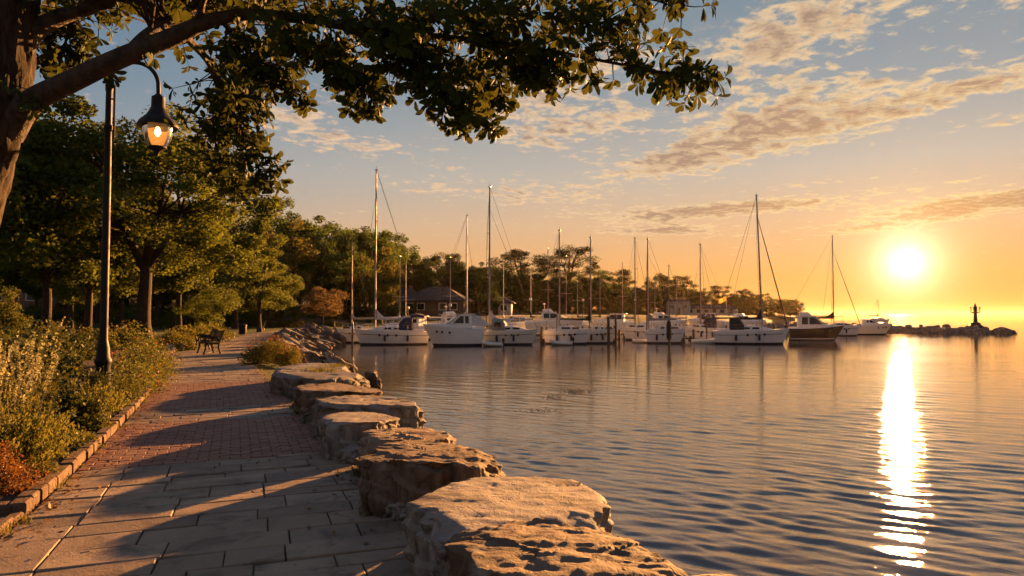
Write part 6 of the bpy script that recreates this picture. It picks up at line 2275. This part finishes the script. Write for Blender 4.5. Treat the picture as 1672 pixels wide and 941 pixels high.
pile('pile with a dark brown wrap in front of the boat with the lowest mast', 1092, 523, 568, 0.08, True)
pile('rusty pile at the bow of the leftmost sailboat', 576, 530, 562, 0.09)
pile('thin pile by the dinghy left of the big white sloop', 1153, 528, 560, 0.07)

# channel marker, floating weed
MATS['orange'] = plain('orange_paint', (0.42, 0.10, 0.03), (0.3, 0.08, 0.03), 4, 0.6)
d = (WATER - EYE) / ray(541, 588).z
t = thing('marker_post', 'thin orange marker post standing in the water near the stone bank', 'marker post', ((541 - 836) / FPX * d, d, WATER))
MB().tube([(0, 0, -0.8), (0, 0, 0.62)], 0.045, 8).build('post', MATS['orange'], t, True)
MB().lathe([(0.05, 0.60), (0.075, 0.63), (0.075, 0.76), (0.02, 0.80)], n=10).build('cap', MATS['orange'], t, True)
MATS['weed'] = plain('floating_weed', (0.022, 0.026, 0.010), (0.04, 0.036, 0.014), 6, 0.7, bstr=0.8, bscale=30)
rsw = np.random.RandomState(6)
for (px, py, rx, ry, n, lb) in ((940, 640, 0.5, 0.8, 260, 'largest dark patch of floating weed in the middle of the basin'), (905, 650, 0.4, 0.5, 90, 'thin patch of floating weed left below the largest'), (880, 672, 0.5, 0.4, 60, 'scattered floating weed nearest to the boulders')):
    p = at_z(px, py, WATER)
    C = np.stack([rsw.normal(size=n) * rx * 0.5, rsw.normal(size=n) * ry * 0.5, rsw.uniform(0.0, 0.035, n)], 1)
    LV, LF = leaf_quads(C, 0.12, rsw, 0.35); LV[:, 2] = LV[:, 2] * 0.25 + 0.02
    o = link('floating_weed', np_mesh('floating_weed', LV, LF), MATS['weed']); o.location = p
    tag(o, kind='stuff')

# small sailboat far out beyond the breakwater
d = 190.0
fb_, _ = sailboat('tiny distant sailboat out on the open water beyond the marina', ((1432 - 836) / FPX * d, d, WATER), R(8), 7.5, mast_x=0.3, mast_h=(513 - 490) * d / FPX + 2.6, mast_r=0.08, cover='cloth_brown', detail=False, spreaders=1, group='sailboats out on the lake', hullmat='gel_cream', fender=False)

# ------------------------------------------------------------------ houses and shore furniture
MATS['wall_dark'] = plain('brown_timber_wall', (0.10, 0.075, 0.055), (0.08, 0.06, 0.045), 1.5, 0.85, bstr=0.3, bscale=6)
MATS['wall_white'] = plain('white_render', (0.55, 0.52, 0.48), (0.48, 0.45, 0.42), 1.5, 0.8)
MATS['wall_brick'] = plain('red_brick', (0.22, 0.12, 0.09), (0.16, 0.09, 0.07), 3.0, 0.85)
MATS['shingle'] = plain('grey_brown_shingle', (0.085, 0.068, 0.058), (0.06, 0.05, 0.042), 2.0, 0.95, bstr=0.6, bscale=8)


def building(kind, label, loc, rz, w, dp, hw, hr, wall, over=0.6, nwin=4, door=True, hip=True, chim=False, cat='house'):
    t = thing(kind, label, cat, loc, rz, 'buildings behind the marina')
    MB().box((0, 0, hw / 2 - 0.3), (w, dp, hw + 0.6)).build('wall', MATS[wall], t)
    a, b = w / 2 + over, dp / 2 + over; rr = (w / 2 - dp / 2 * 0.9) if hip else a
    rr = max(rr, 0.4)
    z0 = hw - 0.1
    rf = MB().add([(-a, -b, z0), (a, -b, z0), (a, b, z0), (-a, b, z0), (-rr, 0, hw + hr), (rr, 0, hw + hr), (-a, -b, z0 - .15), (a, -b, z0 - .15), (a, b, z0 - .15), (-a, b, z0 - .15)],
                  [(0, 1, 5, 4), (1, 2, 5), (2, 3, 4, 5), (3, 0, 4), (6, 7, 1, 0), (7, 8, 2, 1), (8, 9, 3, 2), (9, 6, 0, 3), (9, 8, 7, 6)]).build('roof', MATS['shingle'], t)
    if chim: MB().box((w * 0.2, 0.5, hw + hr * 0.8), (0.7, 0.7, 1.6)).build('chimney', MATS['wall_brick'], rf)
    for i in range(nwin):
        x = -w / 2 + w * (i + 0.7) / (nwin + 0.6)
        if door and i == nwin // 2:
            dd = MB().box((x, -dp / 2 - 0.03, 1.0), (1.0, 0.08, 2.05)).build('door', MATS['wall_dark'], t)
            MB().tube([(x + 0.35, -dp / 2 - 0.1, 0.95), (x + 0.35, -dp / 2 - 0.1, 1.15)], 0.03, 6).build('handle', MATS['steel'], dd)
            continue
        f = MB().box((x, -dp / 2 - 0.02, hw * 0.55), (1.35, 0.10, 1.25)).build('window', MATS['stripe_white'], t)
        MB().box((x, -dp / 2 - 0.05, hw * 0.55), (1.15, 0.08, 1.05)).build('pane', MATS['window'], f)
    return t


def at_px(px, d, dz=0.0):
    x, y, z = gnd(px, d); return (x, y, z + dz)


building('house', 'low house with a wide dark hipped roof behind the cabin cruiser', at_px(715, 120), R(-6), 10.5, 8, 2.6, 2.3, 'wall_dark', nwin=5)
building('house', 'dark house roof half hidden by trees, left of the wide hipped one', at_px(655, 128), R(8), 9, 7, 2.5, 2.0, 'wall_dark', nwin=4, chim=True)
building('shelter', 'small shelter with grey roof between the cabin cruiser and cream sailboat', at_px(812, 128), R(-4), 5.5, 4, 2.4, 1.1, 'wall_white', nwin=3, cat='shelter')
building('boathouse', 'long low pale building on the shore behind the small dark covered sailboat', at_px(1160, 205), R(-12), 15, 5, 2.2, 0.9, 'wall_white', nwin=6, cat='building')
building('boathouse', 'white two storey clubhouse at the shore right of the twin masts', at_px(1107, 200), R(-8), 6.5, 5, 4.2, 0.8, 'wall_white', nwin=3, cat='building')
building('house', 'dim brick house at the far left behind the park trees', at_px(40, 105), R(20), 12, 8, 3.2, 2.4, 'wall_brick', nwin=5)

# flag pole and lamp posts on the shore
MATS['flag'] = leafmat('golden_flag', [(0.45, 0.30, 0.08), (0.5, 0.33, 0.1)], 0.5, (0.6, 0.4, 0.1))
x, y, z = gnd(1186, 185)
t = thing('flagpole', 'white flagpole with a drooping yellow flag on the far shore', 'flagpole', (x, y, z))
MB().tube([(0, 0, 0), (0, 0, 5.6)], [0.09, 0.06], 8).build('pole', MATS['stripe_white'], t, True)
fl = MB(); V = []
for i in range(9):
    for j in range(5):
        V.append(Vector((-0.06 - 0.26 * i, 0.18 * math.sin(i * 1.2 + j * 0.5), 5.2 - 0.32 * j - 0.09 * i + 0.10 * math.sin(i * 0.9))))
fl.add(V, [(i * 5 + j, i * 5 + j + 1, (i + 1) * 5 + j + 1, (i + 1) * 5 + j) for i in range(8) for j in range(4)]).build('flag', MATS['flag'], t)
MATS['lampwhite'] = plain('white_lamp_globe', (0.75, 0.72, 0.68), None, 3, 0.4)
for px, d, h_ in ((666, 92, 2.4), (735, 100, 2.6), (866, 118, 3.0), (952, 130, 3.0), (1037, 140, 3.2)):
    x, y, z = gnd(px, d); z = max(z, WATER + 0.4)
    t = thing('lamp_post', 'short post with a pale globe lamp standing along the marina shore', 'lamp post', (x, y, z), 0, 'small globe lamps along the marina shore')
    MB().lathe([(0.12, 0), (0.07, 0.25), (0.05, h_ - 0.15)], n=10).build('post', MATS['iron'], t, True)
    MB().lathe([(0.06, h_ - 0.2), (0.2, h_ - 0.08), (0.24, h_ + 0.08), (0.18, h_ + 0.22), (0.05, h_ + 0.3)], n=12).build('globe', MATS['lampwhite'], t, True)

# ------------------------------------------------------------------ evening haze over the lake
def build_haze(density, aniso):
    m = newmat('evening_haze')
    v = node('ShaderNodeVolumePrincipled')
    v.inputs['Color'].default_value = (1.0, 0.80, 0.60, 1)
    v.inputs['Density'].default_value = density
    v.inputs['Anisotropy'].default_value = aniso
    o = node('ShaderNodeOutputMaterial')
    S.nt.links.new(v.outputs[0], o.inputs['Volume'])
    try:
        m.cycles.homogeneous_volume = True
    except Exception:
        pass
    z0, z1 = -6.0, 34.0
    h = MB().box((0, 4400, (z0 + z1) / 2), (9800 * 2, 9000, z1 - z0)).build('haze', m)
    tag(h, kind='stuff')


build_haze(0.00003, 0.55)
